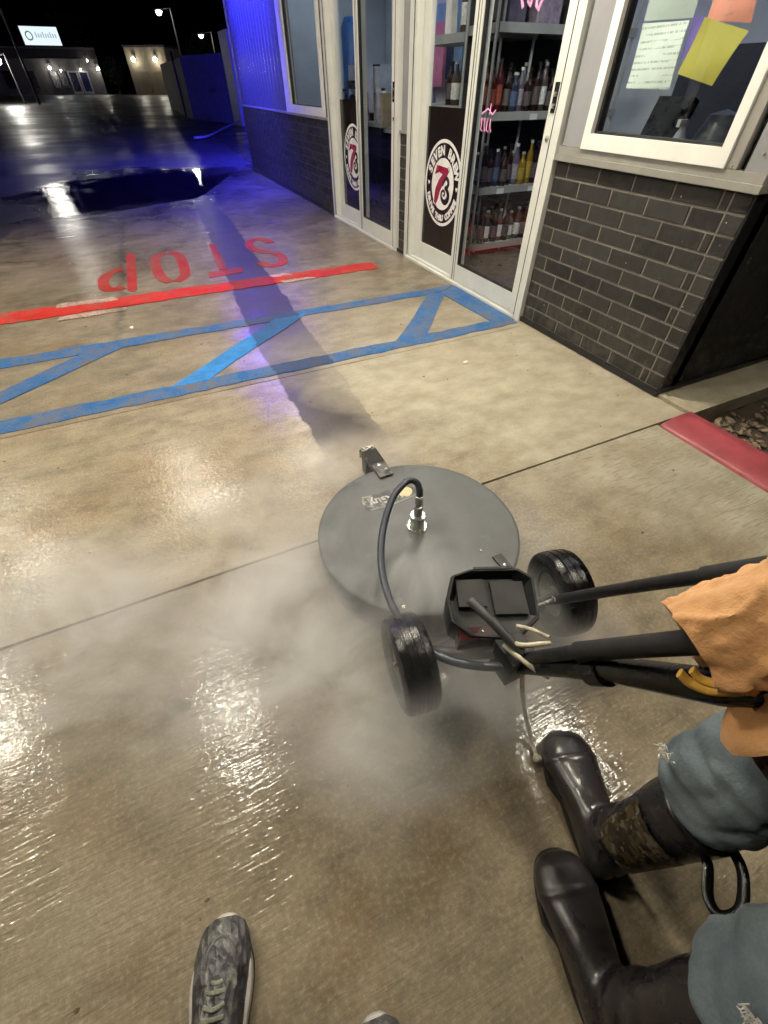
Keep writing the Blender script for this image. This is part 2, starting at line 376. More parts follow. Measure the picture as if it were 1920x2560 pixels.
b.stroke(smooth_path([(-.325, 5.27, 0), (-.41, 5.26, 0), (-.495, 5.09, 0), (-.51, 4.89, 0), (-.48, 4.73, 0), (-.43, 4.69, 0), (-.345, 4.72, 0)], 3), .098, .001, .004); b.build('letter_p', M_REDL, st, smooth=False)
b = MB(); b.stroke(smooth_path([(.085, 5.70, 0), (.0, 5.58, 0), (-.03, 5.32, 0), (-.03, 5.07, 0), (-.01, 4.83, 0), (.05, 4.68, 0)], 3), .098, .001, .004)
b.stroke(smooth_path([(.135, 5.70, 0), (.22, 5.58, 0), (.225, 5.25, 0), (.21, 4.96, 0), (.18, 4.78, 0), (.095, 4.68, 0)], 3), .098, .001, .004); b.build('letter_o', M_REDL, st, smooth=False)
b = MB(); b.poly([(.58, 5.87), (.65, 5.87), (.60, 4.86), (.52, 4.85)], .001, .004); b.poly([(.41, 4.83), (.73, 4.835), (.72, 4.69), (.39, 4.645)], .001, .0036); b.build('letter_t', M_REDL, st, smooth=False)
b = MB(); b.stroke(smooth_path([(1.235, 5.62, 0), (1.19, 5.80, 0), (1.09, 5.84, 0), (.995, 5.68, 0), (.985, 5.45, 0), (1.06, 5.30, 0), (1.165, 5.19, 0), (1.195, 5.02, 0), (1.14, 4.82, 0), (1.06, 4.76, 0), (.975, 4.80, 0), (.94, 4.93, 0)], 3), .098, .001, .004)
b.build('letter_s', M_REDL, st, smooth=False)

# kerb, ledge and planting bed to the right
b = MB()
prof = [(2.160, -.12), (2.160, .003), (2.172, .012), (2.23, .026), (2.31, .034), (2.378, .032), (2.392, .018), (2.392, -.12)]
ys = [J1 - .02 - i * .12 for i in range(34)]
b.loft([[(x + .004 * noise.noise((y * 3, x * 9, 1)), y, z + .005 * noise.noise((y * 4, x * 8, 5))) for (x, z) in prof] for y in ys])
kb = b.build('red_kerb', M_KERBRED, angle=70); tag(kb, 'rounded concrete kerb painted faded red beside the planting bed', 'kerb')
b = MB(); b.poly([(2.394, 1.10), (6, 1.10), (6, 1.36), (2.394, 1.36)], -.16, .018); b.bevel(.01, 2); tag(b.build('ledge', M_SMOOTH), kind='structure')
b = MB(); b.box(2.393, 6, -3, 1.098, -.3, -.065); tag(b.build('planting_bed', M_SOIL), kind='structure')
M_CHIP = mk('bark chips', (.17, .125, .08), .75, 0, .55, 22, .4, 90)
b = MB()
for i in range(1500):
    x = 2.42 + 1.9 * random.random() ** 1.4; y = random.uniform(-.5, 1.07); s = random.uniform(.010, .030)
    Mx = Matrix.Translation((x, y, -.062 + random.random() * .022)) @ Matrix.Rotation(random.random() * 6.3, 4, 'Z') @ Matrix.Rotation(random.uniform(-.7, .7), 4, 'X') @ Matrix.Rotation(random.uniform(-.6, .6), 4, 'Y')
    b.poly([(-s, -s * .3), (-s * .2, -s * .55), (s, -s * .25), (s * .8, s * .35), (-s * .5, s * .5)], -s * .16, s * .16, Mx)
tag(b.build('bark_mulch', M_CHIP, smooth=False), 'brown bark chips covering the planting bed behind the red kerb', 'mulch', kind='stuff')
# dead leaf bits on the concrete
b = MB()
for i in range(60):
    x, y = random.uniform(-1, 2.3), random.uniform(-.1, 4.0); s = random.uniform(.004, .009)
    b.poly([(x - s, y), (x, y - s * .5), (x + s, y + s * .2), (x, y + s * .6)], .0005, .003)
tag(b.build('leaf_bits', mk('dead leaf', (.09, .055, .03), .6), smooth=False), 'tiny brown leaf bits scattered over the wet concrete', 'debris', kind='stuff')
for i, (x, y) in enumerate([(1.62, 2.17), (-.33, 3.72)]):
    b = MB(); b.poly([(-.022, -.006), (-.006, -.014), (.018, -.010), (.024, .004), (.004, .012), (-.018, .008)], .001, .006)
    o = b.build('paper_scrap', mk('wet paper', (.75, .72, .65), .5), loc=(x, y, .001)); o.rotation_euler[2] = .4 + i
    tag(o, ['small pale paper scrap on the concrete right of the grimy lane', 'small pale paper scrap between the red line and blue hatching'][i], 'litter')

# ------------------------------------------------------------------ coffee shop
WX = 2.396
shop = empty('coffee_shop', (WX, 1.343, 0)); tag(shop, 'charcoal brick drive-thru coffee shop with glass sliding doors', 'building')
shop_inv = Vector((WX, 1.343, 0))
def sb(mb, name, mat, parent=None, smooth=True, angle=40):
    """build a mesh made in world coordinates as a child of the shop (or of a part whose origin is the shop's)"""
    for v in mb.b.verts: v.co -= shop_inv
    return mb.build(name, mat, parent or shop, smooth=smooth, angle=angle)
ROWS = [(.035, .117)] + [(.117 + .0847 * i, .117 + .0847 * (i + 1)) for i in range(9)] + [(.8793, .958)]
bk = {}
def brick(y0, y1, z0, z1, mat, par):
    L, H = round(y1 - y0, 4), round(z1 - z0, 4); key = (L, H, mat.name)
    if key not in bk:
        b = MB(); b.box(0, .02, 0, L, 0, H)
        bmesh.ops.bevel(b.b, geom=[e for e in b.b.edges if all(v.co.x < .001 for v in e.verts)], offset=.0025, segments=1, affect='EDGES')
        me = b.mesh('brick', False); me.materials.append(mat); bk[key] = me
    inst('brick', bk[key], par, (random.uniform(-.0012, .0012), y0 - 1.343, z0))
def brick_wall(y0, y1, mat, mort, offs, corner=None, until=None):
    b = MB(); b.box(WX + .004, WX + .16, y0, y1, 0, .962); wall = sb(b, 'brick_wall', mort)
    rest = MB(); any_rest = False; J = .009
    for i, (z0, z1) in enumerate(reversed(ROWS)):
        ya = corner if corner else y0
        js = [y1]; y = offs[i % 2]
        while y > ya + .012:
            if y < y1 - .012: js.append(y)
            y -= .2475
        js.append(ya)
        cuts = list(zip(js[1:], js[:-1]))
        if corner: cuts.append((y0, corner - .0))
        for (a, c_) in cuts:
            a2, c2 = a + J / 2, c_ - J / 2
            if a == y0: a2 = y0
            if c_ == y1: c2 = y1
            if c2 - a2 < .008: continue
            if until and a > until:
                rest.box(WX, WX + .02, a2, c2, z0 + J / 2, z1 - J / 2); any_rest = True
            else: brick(a2, c2, z0 + J / 2, z1 - J / 2, mat, wall)
    if any_rest:
        o = sb(rest, 'distant_bricks', mat, wall, smooth=False); o['kind'] = 'stuff'
    return wall
brick_wall(1.343, 2.575, M_BRICK, M_MORTAR, (2.471, 2.348), corner=1.4345)
brick_wall(4.545, 4.69, M_BRICK, M_MORTAR, (9, 9))
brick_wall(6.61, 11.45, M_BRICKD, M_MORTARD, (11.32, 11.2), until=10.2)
for (ya, yb) in ((1.325, 2.578), (6.61, 11.46), (4.545, 4.69)):
    b = MB(); b.box(WX - .018, WX + .003, ya, yb, .004, .034); b.bevel(.004, 1); sb(b, 'base_trim', M_BLACKTRIM)
# side wall round the corner: charcoal brick in shade plus corner trim
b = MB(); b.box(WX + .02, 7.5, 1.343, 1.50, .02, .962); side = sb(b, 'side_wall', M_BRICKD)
b = MB(); b.box(WX + .002, WX + .085, 1.332, 1.3425, .02, .96); b.box(WX - .010, 7.5, 1.322, 1.3425, .02, .05); sb(b, 'corner_trim', M_BLACKTRIM)
b = MB(); b.box(WX + .05, 7.5, 1.35, 1.52, .962, 3.1); sb(b, 'side_cladding', M_BLACKTRIM)
# metal sill running under the window
b = MB(); b.box(WX - .030, WX + .05, 1.318, 2.577, .962, .990); b.box(WX - .012, WX + .05, 1.330, 2.577, .9905, 1.026); b.bevel(.003, 1); sb(b, 'wall_sill', M_SILL)
b = MB(); b.box(WX - .022, WX + .05, 6.615, 8.30, .962, .985); b.box(WX - .008, WX + .05, 8.30, 11.45, .962, .985); b.bevel(.003, 1); sb(b, 'wall_sill', M_SILL)
# grey panels between doors and windows
b = MB(); b.box(WX - .004, WX + .10, 2.40, 2.556, 1.028, 3.1); b.bevel(.004, 1); sb(b, 'wall_panel', M_GREYPANEL)
b = MB(); b.box(WX + .025, WX + .10, 2.5565, 2.578, 1.0, 3.1); b.box(WX + .03, WX + .1, 1.4335, 1.469, 1.028, 3.1); sb(b, 'panel_reveal', M_BLACKTRIM)
b = MB(); b.box(WX - .006, WX + .10, 1.326, 1.433, .9908, 3.1); b.bevel(.004, 1); sb(b, 'wall_panel', M_GREYPANEL)
b = MB(); b.box(WX - .010, WX + .10, 1.4695, 1.517, 1.028, 3.1); b.bevel(.004, 1); sb(b, 'wall_panel', M_SILL)
b = MB(); b.box(WX - .002, WX + .12, 4.567, 4.66, .98, 3.1); b.bevel(.004, 1); sb(b, 'wall_panel', M_GREYPANEL)
b = MB(); b.box(WX + .03, WX + .12, 4.661, 4.698, .962, 3.1); b.box(WX + .0, WX + .12, 4.535, 4.566, .962, 3.1); sb(b, 'panel_reveal', M_GREYPANEL)
b = MB(); b.box(WX - .012, WX + .1, 4.54, 4.695, .962, .980); sb(b, 'wall_sill', M_SILL)
b = MB(); b.box(WX + .0, WX + .12, 6.605, 6.69, .987, 3.1); b.bevel(.004, 1); sb(b, 'wall_panel', M_BLACKTRIM)
for (y, z) in [(1.385, 1.09), (1.385, 1.6), (1.492, 1.035), (2.545, 1.034)]:
    b = MB(); b.lathe([(0, .004), (.004, .004), (.006, .001), (.006, -.004)], (0, 0, 0), 10, Matrix.Rotation(R(-90), 4, 'Y'))
    for v in b.b.verts: v.co += Vector((WX - .0105, y, z))
    sb(b, 'screw_head', M_STEEL)
# corrugated metal wall at the far end
g = N('corrugated steel'); g.p.inputs['Base Color'].default_value = (.42, .42, .44, 1); g.p.inputs['Metallic'].default_value = .7
g.set(g.p.inputs['Roughness'], g.rng(g.noise(g.obj(), 6, 4), .3, .7, .16, .26)); M_CORR = g.m
b = MB(); rings = []
n = 17 * 12
for zz in (.986, 3.1):
    rings.append([b.b.verts.new((WX + .014 - .016 * math.sin(k * math.pi / 6), 8.33 + 3.1 * k / n, zz)) for k in range(n + 1)])
for k in range(n): b.b.faces.new((rings[0][k], rings[0][k + 1], rings[1][k + 1], rings[1][k]))
sb(b, 'corrugated_cladding', M_CORR, angle=60)
b = MB(); b.box(WX + .03, WX + .16, 8.31, 11.45, .963, 3.1); sb(b, 'wall_core', M_GREYPANEL)
b = MB(); b.box(WX - .02, WX + .16, 11.33, 11.47, .987, 3.1); b.box(WX, WX + .16, 11.4505, 11.47, .0, .986); b.bevel(.004, 1); sb(b, 'corner_post', mk('grey corner metal', (.16, .16, .18), .45, .2))
# roof, back walls and inside floor
b = MB(); b.box(WX - .05, 7.5, 1.32, 11.5, 3.1, 3.5); sb(b, 'roof', M_GREYPANEL)
M_INW = mk('white inside wall', (.50, .54, .60), .5, 0, .12, 2)
b = MB(); b.box(5.4, 5.5, 1.53, 11.44, 0, 3.09); b.box(WX + .2, 5.39, 11.3, 11.4, 0, 3.09); sb(b, 'inside_wall', M_INW)
b = MB(); b.box(WX + .165, 5.39, 1.53, 11.29, -.02, .02); sb(b, 'inside_floor', mk('quarry tile floor', (.10, .065, .055), .35, 0, .3, 6))

# windows
def strips(name, mat, par, boxes):
    for q in boxes: sb(MB().box(*q), name, mat, par)
def window(y0, y1, z0, gy0, gy1, gz0, inner=.03):
    b = MB()
    b.box(WX - .022, WX + .06, y0, gy0, z0, 3.0); b.box(WX - .022, WX + .06, gy1, y1, z0, 3.0); b.box(WX - .0215, WX + .06, gy0, gy1, z0, gz0); b.box(WX - .0215, WX + .06, gy0, gy1, 2.95, 3.0)
    b.bevel(.004, 2); wn_ = sb(b, 'window', M_FRAMEW)
    strips('gasket', M_GASKET, wn_, [(WX + .004, WX + .05, gy0 + .0005, gy0 + .012, gz0, 2.94), (WX + .004, WX + .05, gy1 - .014, gy1 - .0005, gz0, 2.94), (WX + .004, WX + .05, gy0 + .012, gy1 - .014, gz0 + .0005, gz0 + .010)])
    b = MB(); b.box(WX + .020, WX + .026, gy0 + .004, gy1 - .004, gz0 + .004, 2.945); sb(b, 'pane', M_GLASS, wn_, smooth=False)
    return wn_
window(1.52, 2.394, 1.0275, 1.566, 2.343, 1.094)
w2 = window(6.693, 8.30, .986, 6.765, 8.06, 1.068)
b = MB(); b.box(WX - .018, WX + .055, 8.10, 8.17, 1.069, 2.94); sb(b, 'mullion', M_FRAMEW, w2)

# sliding doors -------------------------------------------------
M_FILM = mk('dark brown privacy film', (.016, .011, .011), .12, 0, .15, 3)
M_LWHITE = mk('white vinyl', (.82, .82, .82), .3, 0, .03, 5); M_LBLACK = mk('maroon black vinyl', (.022, .008, .012), .28, 0, .1, 5); M_LRED = mk('crimson vinyl', (.30, .018, .055), .3, 0, .06, 5)
def text_mesh(body, size, extr=.0006, bold=.0):
    cu = bpy.data.curves.new('t', 'FONT'); cu.body = body; cu.size = size; cu.extrude = extr; cu.offset = bold; cu.align_x = 'CENTER'; cu.resolution_u = 3
    o = bpy.data.objects.new('t', cu); COL.objects.link(o); bpy.context.view_layer.update()
    me = bpy.data.meshes.new_from_object(o.evaluated_get(bpy.context.evaluated_depsgraph_get()))
    bpy.data.objects.remove(o); bpy.data.curves.remove(cu); return me
def add_mesh(mb, me, Mx):
    k = len(mb.b.verts); mb.b.from_mesh(me); mb.b.verts.ensure_lookup_table()
    for v in mb.b.verts[k:]: v.co = Mx @ v.co
GLYPH = {}
def glyph(ch, size):
    if (ch, size) not in GLYPH: GLYPH[(ch, size)] = text_mesh(ch, size, .0004, .0045)
    return GLYPH[(ch, size)]
def logo(par, yc, zc, rad, x):
    # local u to the viewer's right is -Y, v is up, w out of the glass is -X
    B = Matrix(((0, 0, -1, x), (-1, 0, 0, yc), (0, 1, 0, zc), (0, 0, 0, 1)))
    def disc(r, d0, d1, n=64): return MB().poly([(rad * r * math.cos(2 * math.pi * k / n), rad * r * math.sin(2 * math.pi * k / n)) for k in range(n)], d0, d1, B)
    sb(disc(1.0, .0, .0010), 'logo_rim', M_LWHITE, par, smooth=False)
    sb(disc(.925, .0, .0018), 'logo_ring', M_LBLACK, par, smooth=False)
    sb(disc(.60, .0, .0026), 'logo_field', M_LWHITE, par, smooth=False)
    sc = lambda P: [(rad * a, rad * c_) for a, c_ in P]
    seven = [(-.35, .42), (.24, .40), (.30, .33), (.07, .08), (-.09, -.14), (-.19, -.37), (-.30, -.50), (-.41, -.46), (-.36, -.12), (-.20, .10), (-.02, .235), (-.20, .275), (-.44, .20)]
    sb(MB().poly(sc([(a * 1.13 + .006, c_ * 1.07) for a, c_ in seven]), .0, .0031, B), 'logo_shadow', M_LBLACK, par, smooth=False)
    sb(MB().poly(sc([(a * 1.09 - .006, c_ * 1.05 + .008) for a, c_ in seven]), .0, .0035, B), 'logo_outline', M_LWHITE, par, smooth=False)
    sb(MB().poly(sc(seven), .0, .0042, B), 'logo_numeral', M_LRED, par, smooth=False)
    bpath = [(.02, -.02), (.10, .10), (.19, .17), (.29, .14), (.33, .05), (.27, -.03), (.17, -.055), (.28, -.10), (.36, -.19), (.34, -.31), (.22, -.385), (.08, -.365), (-.01, -.27), (.0, -.165), (.09, -.125), (.17, -.17), (.15, -.235), (.09, -.225)]
    wds = [.05, .08, .085, .10, .11, .10, .08, .10, .14, .15, .14, .11, .08, .07, .06, .055, .05, .045]
    pth = smooth_path([(a * rad, c_ * rad, 0) for a, c_ in bpath], 4); ww = []
    for i in range(len(pth)):
        f = i / 4; k = int(min(f, len(wds) - 2)); ww.append(rad * (wds[k] + (wds[k + 1] - wds[k]) * (f - k)))
    sb(MB().stroke(pth, ww, .0, .0046, B), 'logo_letter', M_LBLACK, par, smooth=False)
    def arc(word, a0, a1, r, top, size):
        for i, ch in enumerate(word):
            if ch == ' ': continue
            a = R(a0 + (a1 - a0) * i / (len(word) - 1)); rr = r * rad
            rot = a - math.pi / 2 if top else a + math.pi / 2
            lt = MB(); add_mesh(lt, glyph(ch, size), B @ Matrix.Translation((rr * math.cos(a), rr * math.sin(a), .0024)) @ Matrix.Rotation(rot, 4, 'Z')); sb(lt, 'logo_character', M_LWHITE, par, smooth=False)
    arc('SEVEN BREW', 157, 23, .665, True, .085)
    arc('DRIVE THRU COFFEE', 204, 336, .86, False, .058)
    for sx in (-1, 1):
        h = [(0, -.055), (.05, .0), (.045, .04), (.02, .045), (0, .02), (-.02, .045), (-.045, .04), (-.05, .0)]
        sb(MB().poly([(rad * (sx * .765 + a), rad * (-.02 + c_)) for a, c_ in h], .0016, .0026, B), 'logo_heart', M_LWHITE, par, smooth=False)
def sliding_door(y0, y1, leaf, logo_y):
    """y0 is the near jamb; the sliding leaf stands in front on the near side, the fixed leaf with film on the far side"""
    ym = leaf - .028
    b = MB(); b.box(WX - .03, WX + .15, y0, y0 + .062, 0.0, 3.0); b.box(WX - .015, WX + .15, y1 - .085, y1, 0.0, 3.0); b.box(WX - .0295, WX + .15, y0 + .062, y1 - .085, 2.85, 3.0)
    b.box(WX - .045, WX + .15, y0 + .062, y1 - .085, .002, .022); b.box(WX - .012, WX + .02, ym, y1 - .085, .022, .034)
    b.box(WX - .0145, WX + .05, y1 - .118, y1 - .0855, .0225, 2.84)
    b.bevel(.004, 2); d = sb(b, 'sliding_door', M_FRAME)
    strips('gasket', M_GASKET, d, [(WX - .020, WX + .02, y1 - .0845, y1 - .0795, .03, 2.84), (WX - .032, WX + .01, y0 + .0625, y0 + .0675, .03, 2.84)])
    # fixed leaf
    fy0, fy1 = ym - .03, y1 - .12; X = WX + .045
    b = MB(); b.box(X, X + .04, fy0, fy0 + .08, .024, 2.84); b.box(X, X + .04, fy1 - .115, fy1, .024, 2.84); b.box(X + .0005, X + .04, fy0 + .08, fy1 - .115, .024, .165); b.box(X + .0005, X + .04, fy0 + .08, fy1 - .115, 2.74, 2.84)
    b.bevel(.003, 2); sb(b, 'fixed_leaf', M_FRAME, d)
    b = MB(); b.box(X + .02, X + .026, fy0 + .078, fy1 - .11, .16, 2.745); sb(b, 'pane', M_GLASS, d, smooth=False)
    b = MB(); b.box(X + .0180, X + .0192, fy0 + .079, fy1 - .1105, .162, 1.152); sb(b, 'privacy_film', M_FILM, d, smooth=False)
    # sliding leaf
    sy0, sy1 = y0 + .068, ym + .028; X = WX - .018
    b = MB(); b.box(X, X + .042, sy0, sy0 + .078, .030, 2.84); b.box(X, X + .042, sy1 - .10, sy1, .030, 2.84); b.box(X + .0005, X + .042, sy0 + .078, sy1 - .10, .030, .158); b.box(X + .0005, X + .042, sy0 + .078, sy1 - .10, 2.74, 2.84)
    b.bevel(.003, 2); sb(b, 'sliding_leaf', M_FRAME, d)
    strips('gasket', M_GASKET, d, [(X - .002, X + .004, sy1 - .048, sy1 - .040, .032, 2.83), (X - .0022, X + .004, sy1 - .075, sy1 - .0715, .032, 2.83), (X + .005, X + .035, sy0 + .0785, sy0 + .086, .16, 2.74), (X + .005, X + .035, sy1 - .110, sy1 - .1005, .16, 2.74), (X + .005, X + .035, sy0 + .086, sy1 - .110, .1585, .166)])
    b = MB(); b.box(X + .018, X + .024, sy0 + .08, sy1 - .098, .16, 2.745); sb(b, 'pane', M_GLASS, d, smooth=False)
    # pull handle recess and lock
    b = MB(); b.box(X - .004, X + .001, sy0 + .022, sy0 + .056, 1.165, 1.295); b.bevel(.004, 2); sb(b, 'handle', mk('black handle', (.02, .02, .022), .25), d)
    b = MB(); b.box(X - .010, X - .0035, sy0 + .028, sy0 + .050, 1.185, 1.205); b.box(X - .010, X - .0035, sy0 + .028, sy0 + .050, 1.235, 1.255); b.bevel(.003, 1); sb(b, 'handle_grip', M_STEEL, d)
    b = MB().lathe([(0, .008), (.006, .008), (.008, .006), (.014, .005), (.016, .0)], (X, sy0 + .038, 1.05), 16, Matrix.Rotation(R(-90), 4, 'Y')); sb(b, 'lock', M_STEEL, d)
    for k in range(6):
        b = MB().lathe([(0, .002), (.003, .002), (.004, .0)], (X, sy0 + .08 + k * .16, .045), 8, Matrix.Rotation(R(-90), 4, 'Y')); sb(b, 'screw_head', M_STEEL, d)
    logo(d, logo_y, .660, .302, WX + .0625)
    return d
d2 = sliding_door(2.58, 4.535, 3.615, 3.985); d1 = sliding_door(4.70, 6.605, 5.69, 6.0)
# pink marker scribbles on the near sliding pane
M_PINK = mk('pink window marker', (.85, .35, .62), .6)
def on_glass(pts, r, name='marker_scribble'):
    b = MB().tube([(WX - .0015, y, z) for y, z in pts], r, 6, flat=1.0)
    for v in b.b.verts: v.co.x = WX - .0005 + (v.co.x - WX) * .15
    return sb(b, name, M_PINK, d2)
on_glass([(3.17, 1.72), (3.165, 1.64), (3.14, 1.60)], .011); on_glass([(3.115, 1.74), (3.10, 1.62), (3.075, 1.605), (3.06, 1.64), (3.07, 1.74)], .010); on_glass([(3.035, 1.74), (3.02, 1.60), (2.995, 1.585), (2.975, 1.62), (2.985, 1.74)], .011)
on_glass([(3.43, 1.135), (3.36, 1.165), (3.30, 1.135), (3.27, 1.16)], .005); on_glass([(3.33, 1.19), (3.335, 1.13)], .005)
for k in range(4): on_glass([(3.42 - .035 * k, 1.115), (3.42 - .035 * k, 1.055 + .02 * (k % 2)), (3.40 - .035 * k, 1.045)], .006)

# ------------------------------------------------------------------ notices taped inside the window
def paper(name, label, quad, col, lines, x, bend=.004):
    b = MB(); nu, nv = 8, 10; G = []
    q = [Vector((0, a, c_)) for a, c_ in quad]
    for i in range(nu + 1):
        row = []
        for j in range(nv + 1):
            u, v = i / nu, j / nv; pnt = q[0].lerp(q[1], u).lerp(q[3].lerp(q[2], u), v)
            row.append(b.b.verts.new((x + bend * math.sin(u * 3 + v * 4) + .006 * v * v, pnt.y, pnt.z)))
        G.append(row)
    for i in range(nu):
        for j in range(nv): b.b.faces.new((G[i][j], G[i + 1][j], G[i + 1][j + 1], G[i][j + 1]))
    bmesh.ops.solidify(b.b, geom=b.b.faces[:], thickness=.0008)
    gm = N(name + ' print'); pos = gm.pos(); xx, yy, zz = gm.sep(pos)
    cc = gm.mix(gm.noise(pos, 12, 4), tuple(v * .85 for v in col), tuple(min(1, v * 1.1) for v in col))
    if lines:
        wv = gm.math('FRACT', gm.math('MULTIPLY', gm.math('ADD', zz, gm.math('MULTIPLY', yy, .02)), lines))
        ln = gm.math('MULTIPLY', gm.rng(wv, .62, .66), gm.rng(wv, .94, .98, 1, 0))
        tx = gm.rng(gm.noise(gm.mapv(pos, (1, 160, 40)), 1.0, 2), .42, .5); ragged = gm.rng(gm.noise(gm.mapv(pos, (1, 9, lines * .9)), 1.0, 1), .40, .46)
        cc = gm.mix(gm.math('MULTIPLY', gm.math('MULTIPLY', ln, tx), gm.math('MULTIPLY', ragged, .55)), cc, (.16, .22, .20))
    gm.set(gm.p.inputs['Base Color'], cc); gm.p.inputs['Roughness'].default_value = .6
    # sheets are opaque, without subsurface scattering
    gm.set(gm.p.inputs['Subsurface Weight'], 0.0)
    return tag(b.build(name, gm.m), label, 'notice')
XP = WX + .034
paper('notice_sheet', 'pale green printed notice taped inside the serving window', [(2.245, 1.49), (1.995, 1.485), (1.985, 1.270), (2.24, 1.272)], (.70, .80, .74), 44, XP)
paper('notice_sheet', 'grey green sheet above the pale printed notice in the window', [(2.262, 1.72), (1.98, 1.71), (1.99, 1.492), (2.25, 1.497)], (.40, .47, .44), 0, XP + .002)
paper('notice_sheet', 'crooked yellow sheet taped next to the pale green notice', [(1.925, 1.49), (1.70, 1.44), (1.775, 1.283), (1.968, 1.322)], (.44, .41, .08), 0, XP + .003)
paper('notice_sheet', 'pink and orange sheet above the crooked yellow notice', [(1.925, 1.60), (1.73, 1.59), (1.712, 1.462), (1.915, 1.48)], (.68, .28, .20), 26, XP + .006)
paper('notice_sheet', 'violet sheet half hidden behind the crooked yellow notice', [(1.99, 1.50), (1.84, 1.48), (1.86, 1.36), (1.985, 1.37)], (.15, .12, .38), 0, XP + .012)

# ------------------------------------------------------------------ inside the shop
M_SHELF = mk('stainless shelf', (.40, .42, .42), .5, .15, .1, 8)
def bottle_proto(h, r, glass_col, lab_col, cap_col, key):
    root = empty('syrup_bottle'); n = 14
    b = MB().lathe([(0, 0), (r, 0), (r, h * .62), (r * .9, h * .70), (r * .40, h * .80), (r * .36, h * .95), (0, h * .95)], n=n); b.build('bottle_body', mk('bottle ' + key, glass_col, .12, 0, .2, 20), root)
    b = MB().lathe([(r * 1.015, h * .14), (r * 1.015, h * .52)], n=n); b.build('bottle_label', mk('label ' + key, lab_col, .5, 0, .45, 40), root)
    b = MB().lathe([(r * .42, h * .93), (r * .44, h), (0, h)], n=n); b.build('cap', mk('cap ' + key, cap_col, .35), root)
    return root
KINDS = [('dark amber', (.020, .010, .008), (.10, .08, .09), (.02, .02, .02)), ('clear violet', (.10, .085, .13), (.30, .28, .34), (.55, .58, .62)),
         ('golden yellow', (.22, .14, .015), (.40, .30, .05), (.5, .5, .5)), ('red', (.09, .012, .014), (.36, .09, .06), (.05, .05, .05)), ('white labelled', (.07, .05, .05), (.72, .75, .74), (.4, .42, .44)), ('blue labelled', (.025, .03, .06), (.08, .12, .22), (.6, .62, .62))]
protos = {}
ORD = ['first', 'second', 'third', 'fourth', 'fifth', 'sixth', 'seventh', 'eighth', 'ninth', 'tenth']
def bottle(kind, loc, h, r, which, where):
    k = (kind, h, r)
    nm, gc, lc, cc = KINDS[kind]
    if k not in protos: o = protos[k] = bottle_proto(h, r, gc, lc, cc, nm)
    else: o = copy_tree(protos[k])
    o.location = loc; o.rotation_euler[2] = random.random() * 6; tag(o, nm + ' bottle, ' + which + ' of ' + where, 'bottle', 'bottles of ' + where); return o
rack = empty('storage_rack', (3.5, 4.3, 0)); tag(rack, 'steel storage rack full of syrup bottles behind the near sliding door', 'rack')
for zt in (.125, .59, 1.11, 1.62):
    b = MB(); b.box(-.56, .9, -.2, .26, zt - .055, zt); b.bevel(.006, 1); b.build('shelf', M_SHELF, rack)
b = MB(); b.box(-.57, .9, .262, .275, .05, 2.15); b.build('back_panel', mk('dark rack back', (.035, .035, .045), .6), rack)
for (x, y) in ((-.575, -.18), (-.575, .24), (.88, -.18), (.88, .24)):
    MB().tube([(x, y, .02), (x, y, 2.2)], .013, 10).build('post', M_SHELF, rack)
ORD += ['eleventh', 'twelfth', 'thirteenth', 'fourteenth']
for zi, (zt, row, where) in enumerate([(.125, [0, 0, 4, 0, 4, 0, 4, 4, 0, 5, 0, 0, 4], 'lowest rack shelf'), (.59, [0, 0, 5, 0, 0, 1, 2, 2, 0, 3, 0, 5, 0], 'second rack shelf'), (1.11, [3, 3, 0, 5, 1, 0, 0, 4, 0, 4, 0, 1, 0], 'third rack shelf')]):
    for dd in (0, 1):
        for i, kd in enumerate(row):
            if dd == 1 and i % 5 == 2: continue
            hh = random.choice([(.27, .034), (.30, .035), (.32, .033), (.24, .037)])
            bottle(kd if dd == 0 else random.choice([0, 0, 1, 5, 3]), (2.985 + i * .076 + dd * .035 + random.uniform(-.008, .008), 4.165 + dd * .13 + random.uniform(-.02, .02), zt), hh[0], hh[1], ORD[i] + ' from the left', ('front row' if dd == 0 else 'back row') + ' on the ' + where)
M_STANDIN = mk('white price card', (.75, .80, .80), .5)  # white cards added in place of bright reflections in the door glass
for i, (x, z) in enumerate([(3.42, 1.075), (3.60, 1.075), (3.18, .555), (3.55, .555)]):
    b = MB(); b.box(-.04 if i != 1 else -.025, .04 if i != 1 else .025, -.004, .0, -.02, .02); tag(b.build('price_card', M_STANDIN, loc=(x, 4.098, z)), ['wide white price card under the third rack shelf bottles', 'small white price card right of the wide card', 'white price card at the left of the second rack shelf', 'white price card at the right of the second rack shelf'][i], 'price card')
for i, (x, y, z, sx, sz, col) in enumerate([(3.16, 4.28, 1.62, .16, .22, (.10, .09, .14)), (3.50, 4.30, 1.62, .22, .18, (.30, .24, .34)), (3.80, 4.25, 1.62, .14, .30, (.07, .06, .07))]):
    b = MB(); b.box(-sx / 2, sx / 2, -.08, .1, 0, sz); b.bevel(.012, 2); tag(b.build('carton', mk('carton %d' % i, col, .5, 0, .4, 18), loc=(x, y, z)), ['dark squat carton on the top rack shelf', 'mauve wide carton on the top rack shelf', 'tall black carton on the top rack shelf'][i], 'carton')
ws = empty('wall_shelf', (3.05, 4.75, 0)); tag(ws, 'grey shelf unit seen over the dark film of the near door', 'shelf')
for zt in (1.13, 1.60):
    b = MB(); b.box(-.03, .35, -.55, .75, zt - .06, zt); b.bevel(.005, 1); b.build('shelf', M_SHELF, ws)
for (x, y) in ((.0, -.53), (.0, .73), (.33, -.53), (.33, .73)): MB().tube([(x, y, .02), (x, y, 2.2)], .012, 8).build('post', M_SHELF, ws)
